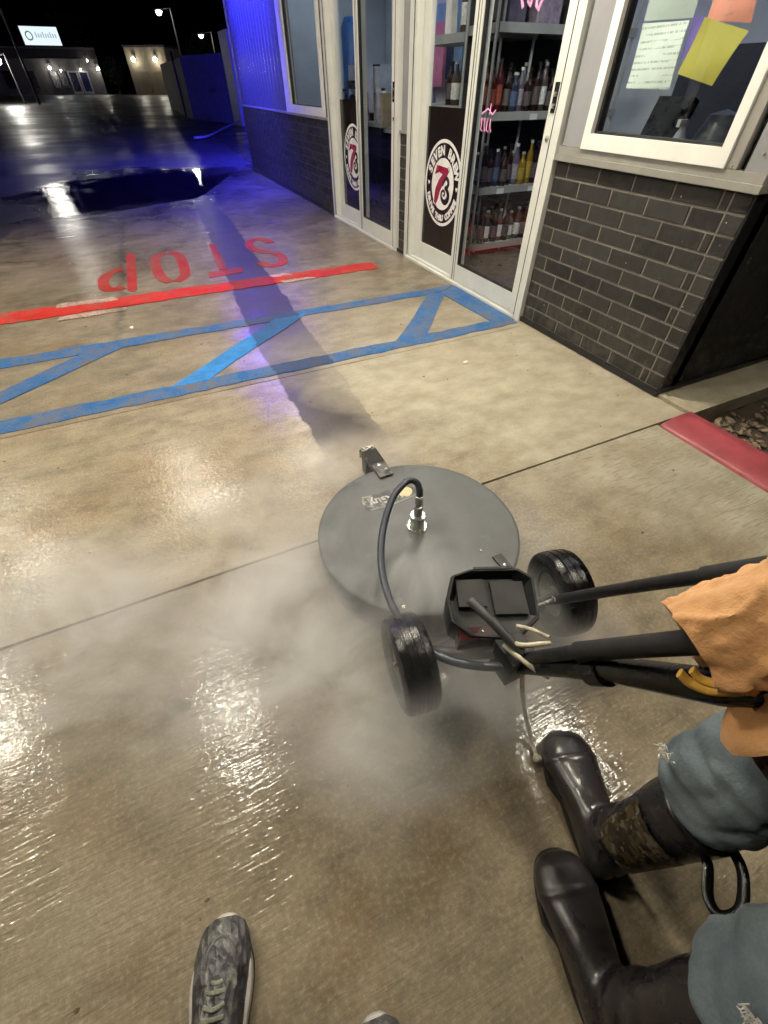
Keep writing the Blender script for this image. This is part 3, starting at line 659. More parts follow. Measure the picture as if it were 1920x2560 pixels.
for i, kd in enumerate([0, 5, 3, 0, 4, 0]): bottle(kd, (3.10 + .02 * (i % 2), 4.42 + i * .125, 1.13), .30, .043, ORD[5 - i] + ' from the left', 'the lower row on the grey shelf unit')
for i, kd in enumerate([0, 1, 0, 4]): bottle(kd, (3.12, 4.40 + i * .16, 1.60), .34, .045, ORD[3 - i] + ' from the left', 'the upper row on the grey shelf unit')
b = MB(); b.poly([(-.06, 0), (.05, 0), (.055, .22), (.02, .30), (.03, .42), (-.05, .44), (-.05, .40), (-.01, .36), (-.03, .28)], -.03, .03, Matrix.Translation((3.08, 5.06, 1.60)) @ Matrix.Rotation(R(90), 4, 'Z') @ Matrix.Rotation(R(90), 4, 'X'))
tag(b.build('white_jug', mk('white plastic', (.85, .87, .88), .4)), 'bright white plastic jug on the top of the far shelf unit', 'jug')
# counter and equipment behind far door and far window
ct = empty('service_counter', (3.35, 7.5, 0)); tag(ct, 'steel topped service counter inside the far window', 'counter')
b = MB(); b.box(-.28, .3, -.95, 1.4, .10, .88); b.build('cabinet', mk('dark cabinet', (.03, .03, .035), .4), ct); b = MB(); b.box(-.32, .32, -1.0, 1.45, .885, .925); b.bevel(.006, 2); b.build('counter_top', M_SHELF, ct)
def equip(name, label, cat, loc, parts):
    o = empty(name, loc); tag(o, label, cat)
    for (pn, f, mt) in parts:
        b = MB(); f(b); b.bevel(.006, 1); b.build(pn, mt, o)
    return o
M_DARK = mk('dark appliance', (.022, .024, .03), .3); M_PALE = mk('pale appliance', (.55, .6, .68), .35); M_PINKW = mk('pink plastic', (.60, .22, .36), .45); M_BLUEB = mk('blue plastic', (.05, .16, .48), .35); M_TAN = mk('tan cardboard', (.45, .36, .24), .7)
equip('coffee_machine', 'pale coffee machine on the counter inside the far window', 'coffee machine', (3.3, 7.35, .925), [('body', lambda b: b.box(-.2, .2, -.3, .3, .08, .52), M_PALE), ('drip_tray', lambda b: b.box(-.26, .2, -.28, .28, .0, .07), M_DARK), ('group_head', lambda b: b.box(-.27, -.205, -.2, .2, .30, .38), M_DARK)])
equip('blender_jug', 'blue blender on the counter inside the far window', 'blender', (3.25, 7.95, .925), [('base', lambda b: b.box(-.1, .1, -.1, .1, 0, .2), M_DARK), ('jug', lambda b: b.lathe([(.06, .2), (.09, .48), (0, .48)], n=14), M_BLUEB)])
equip('blue_barrel', 'tall blue water barrel in the far window', 'barrel', (3.5, 8.4, .925), [('body', lambda b: b.lathe([(0, 0), (.16, 0), (.17, .1), (.16, .5), (.17, .9), (.12, 1.0), (0, 1.0)], n=20), M_BLUEB), ('spout', lambda b: b.box(-.2, -.155, -.02, .02, .1, .16), M_DARK)])
equip('cup_tower', 'stack of pale cups beside the coffee machine', 'cups', (3.15, 6.85, .925), [('cup_stack', lambda b: b.lathe([(.035, 0), (.045, .5), (0, .5)], n=14), M_PALE), ('cup_lid', lambda b: b.lathe([(.047, .50), (.047, .515), (0, .52)], n=14), M_DARK)])
pk = equip('pink_display', 'pink menu display standing behind the far sliding door', 'display', (3.6, 6.35, 1.0), [('panel', lambda b: b.box(-.02, .02, -.35, .35, .25, .75), M_PINKW), ('foot', lambda b: b.box(-.1, .1, -.2, .2, .0, .02), M_PINKW), ('stem', lambda b: b.box(-.02, .02, -.03, .03, .02, .25), M_PINKW)])
equip('prep_table', 'steel prep table behind the far sliding door', 'table', (3.45, 6.2, .0), [('table_top', lambda b: b.box(-.35, .35, -.75, .8, .84, .89), M_SHELF), ('leg', lambda b: b.box(-.33, -.29, -.72, -.68, .02, .84), M_PALE), ('leg', lambda b: b.box(-.33, -.29, .72, .76, .02, .84), M_PALE), ('bin', lambda b: b.box(-.2, .25, -.3, .3, .02, .45), M_DARK)])
equip('black_grinder', 'black grinder with slanted arm behind the far sliding door', 'grinder', (3.05, 5.95, .89), [('base', lambda b: b.box(-.08, .14, -.12, .12, .0, .05), M_DARK), ('arm', lambda b: b.tube([(-.04, 0, .05), (.0, -.05, .22), (.02, -.10, .34)], .028, 8), M_DARK), ('hopper', lambda b: b.lathe([(.03, .32), (.07, .46), (.07, .50), (0, .50)], (.02, -.1, 0), 12), M_DARK)])
equip('hanging_coat', 'dark jacket hanging on the wall behind the far sliding door', 'jacket', (4.2, 7.3, 1.15), [('torso', lambda b: b.lathe([(.10, 0), (.16, .1), (.17, .5), (.10, .68), (0, .7)], n=14), M_DARK), ('hanger', lambda b: b.tube([(0, 0, .7), (0, 0, .8), (.03, 0, .84)], .006, 6), M_STEEL)])
equip('cardboard_box', 'tan cardboard box on the prep table behind the far door', 'box', (3.2, 6.62, .89), [('carton', lambda b: b.box(-.14, .14, -.13, .13, 0, .3), M_TAN), ('flap', lambda b: b.box(-.15, .02, -.13, .13, .301, .306), M_TAN)])
equip('parcel_stack', 'pale blue boxes stacked high behind the far sliding door', 'boxes', (4.0, 6.3, .0), [('carton', lambda b: b.box(-.3, .3, -.5, .5, .03, .7), M_PALE), ('carton', lambda b: b.box(-.28, .28, -.45, .5, .71, 1.3), M_PALE), ('carton', lambda b: b.box(-.3, .25, -.5, .35, 1.31, 1.9), mk('blue carton', (.25, .42, .70), .5))])
CL = [(.30, .33, .42), (.55, .58, .62), (.08, .10, .20), (.45, .20, .30), (.20, .30, .46), (.62, .62, .60), (.05, .05, .06), (.34, .40, .30)]
CN = ['slate grey', 'pale grey', 'navy', 'rose', 'steel blue', 'white', 'black', 'sage']
for i in range(26):
    if i < 14: x, y, z, wh = 3.06 + .12 * (i % 3), 6.58 + i * .145, .926, 'counter inside the far window'
    else: x, y, z, wh = 3.18 + .10 * (i % 3), 5.50 + (i - 14) * .115, .891, 'prep table behind the far door'
    k = i % 8; h = random.uniform(.10, .42); r_ = random.uniform(.03, .06)
    o = empty('canister', (x, y, z)); tag(o, CN[k] + ' canister, ' + ['nearest', 'second', 'third', 'fourth', 'fifth', 'sixth', 'seventh', 'eighth', 'ninth', 'tenth', 'eleventh', 'twelfth', 'thirteenth', 'fourteenth'][i if i < 14 else i - 14] + ' along the ' + wh, 'canister', 'canisters on the ' + wh)
    MB().lathe([(0, 0), (r_, 0), (r_ * 1.03, h * .1), (r_ * .96, h * .85), (r_ * .5, h * .93), (0, h * .93)], n=14).build('container', mk('canister ' + CN[k], CL[k], .3, 0, .35, 12), o)
    MB().lathe([(r_ * .55, h * .91), (r_ * .55, h), (0, h)], n=12).build('lid', M_DARK if i % 3 else M_PALE, o)
# behind the serving window
equip('order_screen', 'black order screen on an angled stand inside the serving window', 'screen', (2.72, 2.22, .98), [('screen_back', lambda b: b.box(-.02, .03, -.12, .10, .10, .27, Matrix.Rotation(R(20), 4, 'Y')), M_DARK), ('stand', lambda b: b.tube([(.02, 0, .0), (.05, .02, .16)], .018, 8), M_DARK), ('foot', lambda b: b.box(-.09, .12, -.10, .1, .0, .015), M_DARK)])
equip('work_shelf', 'narrow work shelf inside the serving window', 'shelf', (2.9, 1.95, 0), [('table_top', lambda b: b.box(-.28, .3, -.4, .5, .93, .978), M_SHELF), ('panel', lambda b: b.box(.1, .14, -.38, .48, .02, .92), M_DARK)])
equip('paper_bag', 'crumpled dark brown bags piled inside the serving window', 'bags', (2.85, 1.68, .98), [('bag', lambda b: b.lathe([(.02, 0), (.13, .02), (.16, .12), (.11, .27), (.02, .34)], n=9), mk('brown bag', (.09, .045, .03), .6, 0, .5, 12)), ('bag', lambda b: b.lathe([(.02, 0), (.10, .02), (.11, .1), (.07, .2), (.0, .22)], (-.05, .22, 0), 9), mk('grey bag', (.10, .11, .14), .35, 0, .5, 12))])
equip('cleaning_bottle', 'pale spray bottle beside the bags inside the serving window', 'bottle', (2.68, 2.02, .98), [('body', lambda b: b.lathe([(0, 0), (.032, 0), (.034, .10), (.014, .15), (.0, .15)], n=12), M_PALE), ('trigger', lambda b: b.box(-.045, .015, -.01, .01, .15, .18), M_LWHITE)])
equip('tall_cabinet', 'dark tall cabinet at the back of the shop behind the serving window', 'cabinet', (4.9, 2.4, 0), [('body', lambda b: b.box(-.3, .3, -.85, 1.3, .03, 1.5), mk('navy cabinet', (.045, .05, .075), .4)), ('door', lambda b: b.box(-.32, -.301, -.8, .2, .1, 1.45), mk('navy cabinet', (.045, .05, .075), .4)), ('door', lambda b: b.box(-.32, -.301, .22, 1.25, .1, 1.45), mk('navy cabinet', (.045, .05, .075), .4))])
# shop ceiling lights
M_SHOPL = emitter('shop light', SHOP_COL, SHOP_W)
for i, (x, y) in enumerate([(3.6, 2.6), (3.9, 6.2), (3.7, 8.4), (3.7, 10.2)]):
    o = empty('ceiling_light', (x, y, 2.95)); tag(o, ['serving window', 'far sliding door', 'far window', 'corrugated wall'][i] + ' side ceiling light panel inside the shop', 'ceiling light', 'shop ceiling lights')
    b = MB(); b.box(-.33, .33, -.63, .63, .0, .05); b.build('housing', M_GREYPANEL, o); b = MB(); b.box(-.3, .3, -.6, .6, -.012, -.002); b.build('diffuser', M_SHOPL, o)

# ------------------------------------------------------------------ canopy over the lane with its lamps
can = empty('lane_canopy', (-1.4, 2.0, 0)); tag(can, 'flat white lane canopy with square lamps over the concrete', 'canopy')
b = MB(); b.box(-2.6, 3.70, -6.0, 5.0, 3.09, 3.4); b.build('deck', mk('canopy soffit', (.22, .21, .20), .6), can)
for (x, y) in ((-2.4, -5.5), (-2.4, 4.6)):
    MB().tube([(x, y, 0), (x, y, 3.09)], .09, 16).build('column', M_GREYPANEL, can)
for (nm, x, y, pw) in [('over the far left lane edge', -2.75, 5.3, .55), ('over the stop lettering', -.47, 5.25, .55), ('over the near lane edge', -2.75, 2.75, .8), ('above the cleaner lane', -.66, 1.95, .66), ('near the far sliding door', 1.25, 5.6, .35), ('near the kerb', 1.45, 2.5, 1.25), ('over the kerb end', 1.95, .3, .38)]:
    o = empty('canopy_lamp', (x, y, 3.075)); tag(o, 'square warm white canopy lamp ' + nm, 'lamp', 'canopy lamps')
    b = MB(); b.box(-.22, .22, -.32, .32, -.06, .0); b.bevel(.01, 1); b.build('housing', M_GREYPANEL, o)
    b = MB(); b.box(-.13, .13, -.21, .21, -.070, -.062); b.build('lens', emitter('canopy lamp ' + nm, CANOPY_COL, CANOPY_W * pw), o)
# blue wash lamps on the far end of the shop
M_BL = emitter('blue lamp', BLUE_COL, BLUE_W)
M_ADDED_BAFFLE = mk('matt black louvre', (.0015, .0015, .0015), .95, spec=.0)
M_BL2 = emitter('rear blue lamp', BLUE_COL, BLUE_W * 2.6)
for (nm, x, y, z, Mt, hl, ml) in [('above the corrugated wall', 1.55, 9.85, 2.95, Matrix.Rotation(R(-38), 4, 'Y'), 1.35, M_BL), ('on the rear corner of the shop', 3.3, 11.75, 2.95, Matrix.Rotation(R(50), 4, 'X') @ Matrix.Rotation(R(90), 4, 'Z'), .7, M_BL2)]:
    o = empty('wash_lamp', (x, y, z)); tag(o, 'blue led wash lamp ' + nm, 'lamp', 'blue wash lamps')
    b = MB(); b.box(-.07, .07, -hl - .03, hl + .03, .0, .06, Mt); b.bevel(.006, 1); b.build('housing', M_BLACKTRIM, o)
    b = MB(); b.box(-.05, .05, -hl, hl, -.008, -.001, Mt); b.build('lens', ml, o)
    if hl > 1:
        for k in range(31): MB().box(-.056, .056, -hl + .02 + k * .088, -hl + .026 + k * .088, -.16, -.009, Mt).build('louvre', M_ADDED_BAFFLE, o)  # fins added to keep the blue lamp's glare off the lane
    b = MB(); b.box(.0, 2.396 - x + .1 if x < 2.4 else .1, -.02, .02, .065, .10); b.build('bracket', M_BLACKTRIM, o)

# ------------------------------------------------------------------ surface cleaner
cl = empty('surface_cleaner', (.56, .892, 0)); tag(cl, 'round grey surface cleaner on two black wheels with hose and handle', 'surface cleaner')
CL0 = Vector((.56, .892, 0))
def cb(mb, name, mat, parent=None, smooth=True, angle=40):
    for v in mb.b.verts: v.co -= CL0
    return mb.build(name, mat, parent or cl, smooth=smooth, angle=angle)
g = N('grey deck plastic'); v = g.obj()
c = g.mix(g.rng(g.noise(v, 3.5, 6, .6), .3, .7), (.070, .074, .076), (.112, .117, .118))
c = g.mix(g.rng(g.noise(v, 38, 5, .7), .62, .70, 0, .6), c, (.05, .05, .05)); c = g.mix(g.rng(g.noise(v, 9, 8, .75), .60, .75, 0, .4), c, (.20, .20, .19))
x, y, z = g.sep(v); sm = g.math('MULTIPLY', g.rng(y, .27, .34), g.rng(g.noise(v, 14, 5), .42, .55)); c = g.mix(g.math('MULTIPLY', sm, .75), c, (.03, .032, .028))
g.set(g.p.inputs['Base Color'], c); g.set(g.p.inputs['Roughness'], g.rng(g.noise(v, 8, 5), .35, .65, .50, .70)); g.set(g.p.inputs['Normal'], g.bump(g.noise(v, 120, 3), .12, .003)); M_DECK = g.m
ZD = .16
b = MB().lathe([(0, ZD), (.20, ZD), (.35, ZD), (.3585, ZD - .001), (.362, ZD - .004), (.363, ZD - .008), (.363, ZD - .030), (.358, ZD - .033), (.352, ZD - .028), (.33, ZD - .02), (0, ZD - .02)], CL0, 96); cb(b, 'deck', M_DECK)
b = MB().lathe([(.357, ZD - .032), (.361, ZD - .036), (.362, .085), (.360, .018), (.352, .016), (.350, .09), (.357, ZD - .0325)], CL0, 96); cb(b, 'brush_skirt', mk('dirty skirt', (.07, .068, .062), .5, 0, .4, 25, .5, 120))
# front bracket and caster
b = MB()
pr = [(.0, ZD + .002), (.165, ZD + .004), (.215, ZD + .001), (.232, ZD - .012), (.236, .10)]
for (s0, s1) in zip(pr, pr[1:]):
    y0, z0 = 1.192 + s0[0], s0[1]; y1, z1 = 1.192 + s1[0], s1[1]
    vs = [b.b.verts.new((.577 + s * .030 + .03 * (yy - 1.192), yy, zz + t)) for (yy, zz) in ((y0, z0), (y1, z1)) for s in (-1, 1) for t in (0, .008)]
    for f in ((0, 1, 3, 2), (4, 6, 7, 5), (0, 4, 5, 1), (2, 3, 7, 6), (0, 2, 6, 4), (1, 5, 7, 3)): b.b.faces.new([vs[i] for i in f])
g = N('chipped black bracket'); v = g.pos(); xx, yy, zz = g.sep(v)
ch = g.math('MULTIPLY', g.rng(yy, 1.375, 1.40), g.rng(g.noise(v, 55, 4), .45, .5))
ch = g.math('MAXIMUM', ch, g.math('MULTIPLY', g.rng(yy, 1.265, 1.285, 1, 0), g.rng(g.noise(v, 30, 3), .40, .55, .35, 1)))
g.set(g.p.inputs['Base Color'], g.mix(ch, (.018, .016, .015), g.mix(g.rng(yy, 1.33, 1.36), (.16, .16, .155), (.70, .66, .58)))); g.p.inputs['Roughness'].default_value = .25
cb(b, 'front_bracket', g.m)
b = MB().lathe([(0, -.02), (.035, -.02), (.046, -.012), (.046, .012), (.035, .02), (0, .02)], (.586, 1.395, .050), 20, Matrix.Rotation(R(90), 4, 'Y')); cb(b, 'caster_wheel', M_BLACKRUB)
b = MB(); b.box(.560, .564, 1.375, 1.415, .03, .15); b.box(.608, .612, 1.375, 1.415, .03, .15); cb(b, 'caster_fork', M_TUBE)
for (x, y, r_) in [(.575, 1.262, .010), (.590, 1.225, .0075), (.358, .615, .0095), (.737, .614, .0095), (.70, .70, .004)]:
    z0 = ZD + (.012 if y > 1.1 else .0)
    b = MB().lathe([(0, .007), (r_ * .6, .0065), (r_, .003), (r_, -.003)], (x, y, z0), 12); cb(b, 'bolt', M_STEEL)
# sticker with its worn print, read from the far side
SM = Matrix.Translation((.545, 1.078, ZD)) @ Matrix.Rotation(R(-3), 4, 'Z')
g = N('worn sticker'); v = g.pos(); ck = g.rng(g.noise(v, 26, 7, .7), .46, .56)
xx, yy, zz = g.sep(v); ck = g.math('MAXIMUM', g.math('MULTIPLY', ck, g.rng(xx, .44, .52, 1, .25)), g.rng(yy, 1.035, 1.047, 1, 0))
g.set(g.p.inputs['Base Color'], g.mix(ck, (.022, .022, .025), (.30, .30, .275))); g.p.inputs['Roughness'].default_value = .35
b = MB(); b.poly([(-.118, -.030), (-.105, -.042), (-.02, -.044), (.06, -.036), (.115, -.026), (.132, -.014), (.112, .034), (.02, .042), (-.06, .036), (-.112, .040), (-.120, .010)], .0004, .0016, SM); cb(b, 'sticker', g.m, smooth=False)
b = MB(); add_mesh(b, text_mesh('Big Guy', .052, .0003, .0012), SM @ Matrix.Translation((-.012, .012, .0022)) @ Matrix.Rotation(math.pi, 4, 'Z')); cb(b, 'sticker_print', mk('worn print', (.42, .41, .37), .5, 0, .5, 60), smooth=False)
b = MB(); b.poly([(.058 + .030 * math.cos(a), .006 + .027 * math.sin(a)) for a in [i * math.pi / 10 for i in range(20)]], .0017, .0028, SM); cb(b, 'emblem', mk('tan emblem', (.50, .42, .24), .45, 0, .3, 60), smooth=False)
# swivel
HC = (.558, .898, ZD)
b = MB().lathe([(0, .007), (.036, .007), (.038, .005), (.038, 0)], HC, 32); cb(b, 'swivel_flange', M_STEEL)
b = MB().lathe([(.026, .006), (.0265, .05), (.028, .052), (.028, .058), (.026, .060), (0, .060)], HC, 32); cb(b, 'swivel_body', mk('zinc swivel', (.52, .56, .52), .32, .7, .1, 20))
for a in (20, 140, 260):
    b = MB().lathe([(0, .011), (.004, .011), (.005, .007)], (HC[0] + .032 * math.cos(R(a)), HC[1] + .032 * math.sin(R(a)), ZD), 8); cb(b, 'flange_bolt', M_STEEL)
b = MB().lathe([(.0135, .06), (.0135, .066), (.0145, .068), (.0135, .074), (.0145, .077), (.0135, .083), (.0145, .086), (.013, .092), (.0155, .093), (.0155, .104), (.011, .106), (.011, .112), (.013, .113), (.0135, .150), (.010, .152)], HC, 24); cb(b, 'hose_fitting', mk('worn brass steel fitting', (.36, .35, .32), .35, .8, .3, 60))
hp = [(.558, .898, .300), (.562, .906, .325), (.562, .925, .346), (.545, .938, .356), (.515, .934, .352), (.452, .897, .335), (.379, .811, .30), (.331, .718, .27), (.308, .624, .25), (.306, .54, .24), (.32, .469, .23), (.354, .405, .23), (.405, .351, .24), (.478, .305, .25), (.535, .275, .30)]
b = MB().tube(smooth_path(hp, 6), .0115, 14); cb(b, 'hose', mk('navy hose', (.028, .034, .052), .38, 0, .25, 12, .2, 150))
b = MB().tube(smooth_path([(.33, .47, .17), (.396, .42, .19), (.44, .378, .22), (.51, .33, .26)], 5), .016, 12); cb(b, 'frame_tube', M_TUBE)
# axle frame
b = MB().tube([(.29, .462, .138), (.85, .462, .138)], .012, 12); cb(b, 'axle', M_TUBE)
b = MB(); b.box(.34, .375, .44, .66, ZD, ZD + .006); b.box(.72, .755, .44, .66, ZD, ZD + .006); b.box(.335, .76, .43, .47, .138, .15); b.bevel(.002, 1); cb(b, 'axle_frame', M_TUBE)
# wheels
def wheel(xc, yc, yaw):
    Mx = Matrix.Rotation(R(yaw), 4, 'Z') @ Matrix.Rotation(R(90), 4, 'Y')
    hw = .052; RR = .138
    prof = [(.072, -.036), (.084, -.047), (.110, -hw), (.124, -.049), (.133, -.042), (.136, -.036), (.137, -.026), (.1345, -.0245), (.1345, -.0205), (.1375, -.019), (.138, -.005), (.1355, -.0035), (.1355, .0035), (.138, .005), (.1375, .019), (.1345, .0205), (.1345, .0245), (.137, .026), (.136, .036), (.133, .042), (.124, .049), (.110, hw), (.084, .047), (.072, .036)]
    b = MB(); n = 96
    b.lathe(prof, (xc, yc, RR), n, Mx)
    ctr = Vector((xc, yc, RR)); ax = (Mx.to_3x3() @ Vector((0, 0, 1))).normalized()
    for v in b.b.verts:
        d = v.co - ctr; h = d.dot(ax); rad = d - ax * h; r_ = rad.length
        if .1335 < r_ and .030 < abs(h) < .044:
            k = math.sin(math.atan2(rad.z, rad.y) * 44)
            if k > .1: v.co -= rad.normalized() * .003
    t = cb(b, 'tyre', M_BLACKRUB, angle=35)
    b = MB().lathe([(0, -.026), (.02, -.030), (.024, -.018), (.055, -.012), (.066, -.026), (.072, -.030), (.072, .030), (.066, .026), (.055, .012), (.024, .018), (.02, .030), (0, .026)], (xc, yc, .138), 32, Mx); cb(b, 'rim', mk('dusty wheel rim', (.055, .055, .052), .5, 0, .3, 20))
    b = MB().lathe([(0, .008), (.009, .008), (.011, .0), (.011, -.01)], Vector((xc, yc, .138)) + ax * (-.036 if xc < .5 else .036), 10, Mx); cb(b, 'axle_nut', M_STEEL)
wheel(.298, .462, -9); wheel(.846, .462, -14)
# black housing on the frame
hb = MB()
foot = [(a * .93, c_ * .93) for a, c_ in [(-.125, .02), (-.105, .085), (-.05, .105), (.10, .105), (.14, .075), (.14, -.04), (.06, -.105), (-.07, -.095), (-.12, -.05)]]
Hm = Matrix.Translation((.532, .46, .185)) @ Matrix.Rotation(R(-24), 4, 'Z') @ Matrix.Rotation(R(8), 4, 'X')
lv = [(.0, .78), (.03, .97), (.11, 1.0), (.128, .97), (.128, .92), (.122, .90), (.118, .80)]
hb.loft([[Hm @ Vector((a * s_, c_ * s_, z + (.022 if c_ > .06 and .1 < z and s_ > .86 else 0))) for a, c_ in foot] for z, s_ in lv]); hb.bevel(.003, 1); cb(hb, 'housing', mk('black moulded plastic', (.0055, .0055, .0055), .55, 0, .25, 14, .12, 160), angle=25)
b = MB(); b.box(-.085, -.01, -.01, .07, .119, .137, Hm); b.bevel(.008, 2); cb(b, 'housing_block', mk('black moulded plastic', (.0055, .0055, .0055), .55))
b = MB(); b.box(.01, .10, -.03, .065, .119, .131, Hm); b.bevel(.006, 2); cb(b, 'housing_block', mk('black moulded plastic', (.0055, .0055, .0055), .55))
b = MB(); b.box(-.035, .075, .094, .101, .1505, .1525, Hm); cb(b, 'rim_slot', M_GASKET)
b = MB(); b.box(-.09, -.005, -.093, -.060, .03, .12, Hm); b.bevel(.006, 1); cb(b, 'red_cover', mk('dark red cover', (.050, .006, .008), .3))
b = MB(); b.box(.0, .058, -.112, -.07, .045, .118, Hm); b.bevel(.008, 2); cb(b, 'latch', mk('grey latch', (.085, .085, .082), .5))
b = MB().lathe([(0, .004), (.003, .003), (.004, 0)], Hm @ Vector((-.03, -.072, .121)), 8); cb(b, 'indicator', M_STEEL)
b = MB().tube([(.458, .45, .365), (.470, .37, .372), (.500, .285, .34)], .012, 12); cb(b, 'lever', mk('grey lever', (.050, .050, .050), .5))
# handle tubes
b = MB().tube(smooth_path([(.75, .50, .10), (.75, .446, .169), (.75, .239, .529), (.75, .114, .74), (.745, .07, .81), (.70, .035, .828), (.60, .03, .825)], 5), .0145, 14); cb(b, 'handle_tube', M_TUBE)
b = MB().tube([(.75, .17, .645), (.75, .114, .74), (.745, .065, .815)], .019, 14); cb(b, 'foam_grip', mk('black foam', (.015, .015, .016), .75))
b = MB().tube([(.52, .345, .17), (.51, .30, .27), (.505, .17, .56)], .015, 14); cb(b, 'handle_tube', M_TUBE)
b = MB().tube([(.505, .185, .525), (.505, .172, .555), (.505, .075, .755), (.512, .055, .79), (.54, .042, .815), (.61, .03, .825)], [.0205, .0185, .018, .018, .018, .018], 14); cb(b, 'handle_sleeve', mk('black foam', (.015, .015, .016), .75))
b = MB().tube([(.515, .29, .25), (.52, .20, .42), (.525, .13, .54), (.53, .02, .70), (.56, -.04, .78)], [.020, .024, .024, .026, .026], 14); cb(b, 'wand_hose', M_BLACKRUB)
b = MB().tube([(.525, .155, .485), (.526, .135, .525)], [.030, .030], 14); cb(b, 'wand_collar', M_BLACKRUB)
b = MB(); b.box(.475, .55, .275, .345, .20, .31, ); b.bevel(.012, 2); cb(b, 'pivot_block', M_TUBE)
b = MB().tube([(.725, .405, .255), (.668, .41, .25)], .004, 8); b.lathe([(0, .008), (.009, .006), (.010, 0)], (.725, .405, .255), 10, Matrix.Rotation(R(90), 4, 'Y')); cb(b, 'clamp_bolt', M_STEEL)
b = MB().tube([(.745, .45, .17), (.70, .60, .165)], .007, 8); cb(b, 'stay_rod', M_TUBE)
M_CORD = mk('dirty cream cord', (.52, .47, .35), .55, 0, .3, 30, .4, 200, dust=((.06, .05, .04), .8))
b = MB().tube(smooth_path([(.50, .352, .325), (.491, .318, .35), (.503, .294, .362), (.54, .28, .362), (.565, .272, .36)], 5), .0062, 10); cb(b, 'cord_wrap', M_CORD)
b = MB().tube(smooth_path([(.478, .325, .33), (.485, .281, .342), (.497, .244, .345), (.521, .213, .335)], 5), .0058, 10); cb(b, 'cord_wrap', M_CORD)
b = MB().tube(smooth_path([(.55, .36, .31), (.566, .33, .33), (.577, .285, .355)], 5), .0052, 10); cb(b, 'cord_wrap', M_CORD)
b = MB().tube(smooth_path([(.515, .278, .27), (.512, .25, .20), (.520, .224, .12), (.527, .19, .055), (.526, .158, .018), (.520, .138, .014), (.516, .126, .014), (.513, .112, .013)], 5), [.0058] * 28 + [.0075, .010, .0115, .0125, .0125, .0115, .008, .003], 10); cb(b, 'cord_end', M_CORD)

# ------------------------------------------------------------------ worker
wk = empty('person', (.62, -.2, 0)); tag(wk, 'worker in tan orange jacket, blue jeans and black rubber boots gripping the cleaner handle', 'person')
W0 = Vector((.62, -.2, 0))
def wb(mb, name, mat, parent=None, angle=70):
    for v in mb.b.verts: v.co -= W0
    return mb.build(name, mat, parent or wk, angle=angle)
def skin_mesh(verts, edges, radii, sub=2, root=0, disp=None):
    me = bpy.data.meshes.new('s'); me.from_pydata(verts, edges, []); o = bpy.data.objects.new('s', me); COL.objects.link(o)
    md = o.modifiers.new('k', 'SKIN'); md.use_smooth_shade = True
    for i, r_ in enumerate(radii):
        me.skin_vertices[0].data[i].radius = (r_, r_) if not isinstance(r_, tuple) else r_
        me.skin_vertices[0].data[i].use_root = (i == root)
    sm = o.modifiers.new('u', 'SUBSURF'); sm.levels = sub; sm.render_levels = sub
    bpy.context.view_layer.update()
    ev = bpy.data.meshes.new_from_object(o.evaluated_get(bpy.context.evaluated_depsgraph_get()))
    bpy.data.objects.remove(o); bpy.data.meshes.remove(me)
    if disp:
        b = bmesh.new(); b.from_mesh(ev); b.normal_update()
        for v in b.verts: v.co += v.normal * disp(v.co)
        b.to_mesh(ev); b.free()
    return ev
def wo(me, name, mat, parent=None):
    me.transform(Matrix.Translation(-W0)); me.materials.clear(); me.materials.append(mat); me.shade_smooth()
    o = bpy.data.objects.new(name, me); return link(o, parent or wk)
M_SKIN = mk('skin', (.42, .25, .18), .5)
hipL, hipR = (.66, -.40, .74), (.86, -.26, .74); kneeL, kneeR = (.475, -.285, .47), (.615, -.075, .495); ankL, ankR = (.375, -.30, .11), (.525, -.105, .11)
V = [(.77, -.33, .78), (.79, -.25, .98), (.81, -.13, 1.18), (.80, -.05, 1.30), (.78, .02, 1.40), (.78, .05, 1.50), hipL, kneeL, ankL, hipR, kneeR, ankR,
     (.66, -.19, 1.20), (.66, -.07, .93), (.575, .045, .765), (.53, .07, .74), (.97, -.07, 1.20), (.93, .0, .98), (.76, .06, .83)]
Ed = [(0, 1), (1, 2), (2, 3), (3, 4), (4, 5), (0, 6), (6, 7), (7, 8), (0, 9), (9, 10), (10, 11), (2, 12), (12, 13), (13, 14), (14, 15), (2, 16), (16, 17), (17, 18)]
Rd = [.13, .125, .12, .06, .085, .06, .075, .042, .028, .075, .042, .028, .06, .042, .03, .026, .06, .042, .03]
wo(skin_mesh(V, Ed, Rd, 1), 'body', M_SKIN)
# jeans: both legs and seat in one mesh
g = N('worn blue denim'); v = g.pos()
tw = g.n('TexWave', wave_type='BANDS'); g.set(tw.inputs['Vector'], g.mapv(v, (1, 1, 1), (0, .6, .7))); tw.inputs['Scale'].default_value = 260
c = g.mix(g.rng(g.noise(v, 7, 6, .65), .3, .7), (.095, .130, .152), (.185, .222, .238)); c = g.mix(g.rng(g.noise(v, 160, 3), .35, .7, 0, .4), c, (.075, .10, .13))
c = g.mix(g.rng(g.noise(g.mapv(v, (1, 1, 1), loc=(4, 2, 9)), 11, 6, .7), .56, .72, 0, .45), c, (.22, .25, .25))
g.set(g.p.inputs['Base Color'], c); g.p.inputs['Roughness'].default_value = .85
g.set(g.p.inputs['Normal'], g.bump(g.math('ADD', g.math('MULTIPLY', g.noise(v, 230, 3), .5), g.noise(v, 24, 4)), .35, .004)); M_DENIM = g.m
def ridge(q, f, ang=0.0, sd=0.0):
    c_, s_ = math.cos(ang), math.sin(ang)
    u = (q.x * c_ + q.z * s_) * f; v = (-q.x * s_ + q.z * c_) * f * .32
    return 1 - min(1, abs(noise.noise((u + sd, v, q.y * f * .5 + sd))) * 3.2)
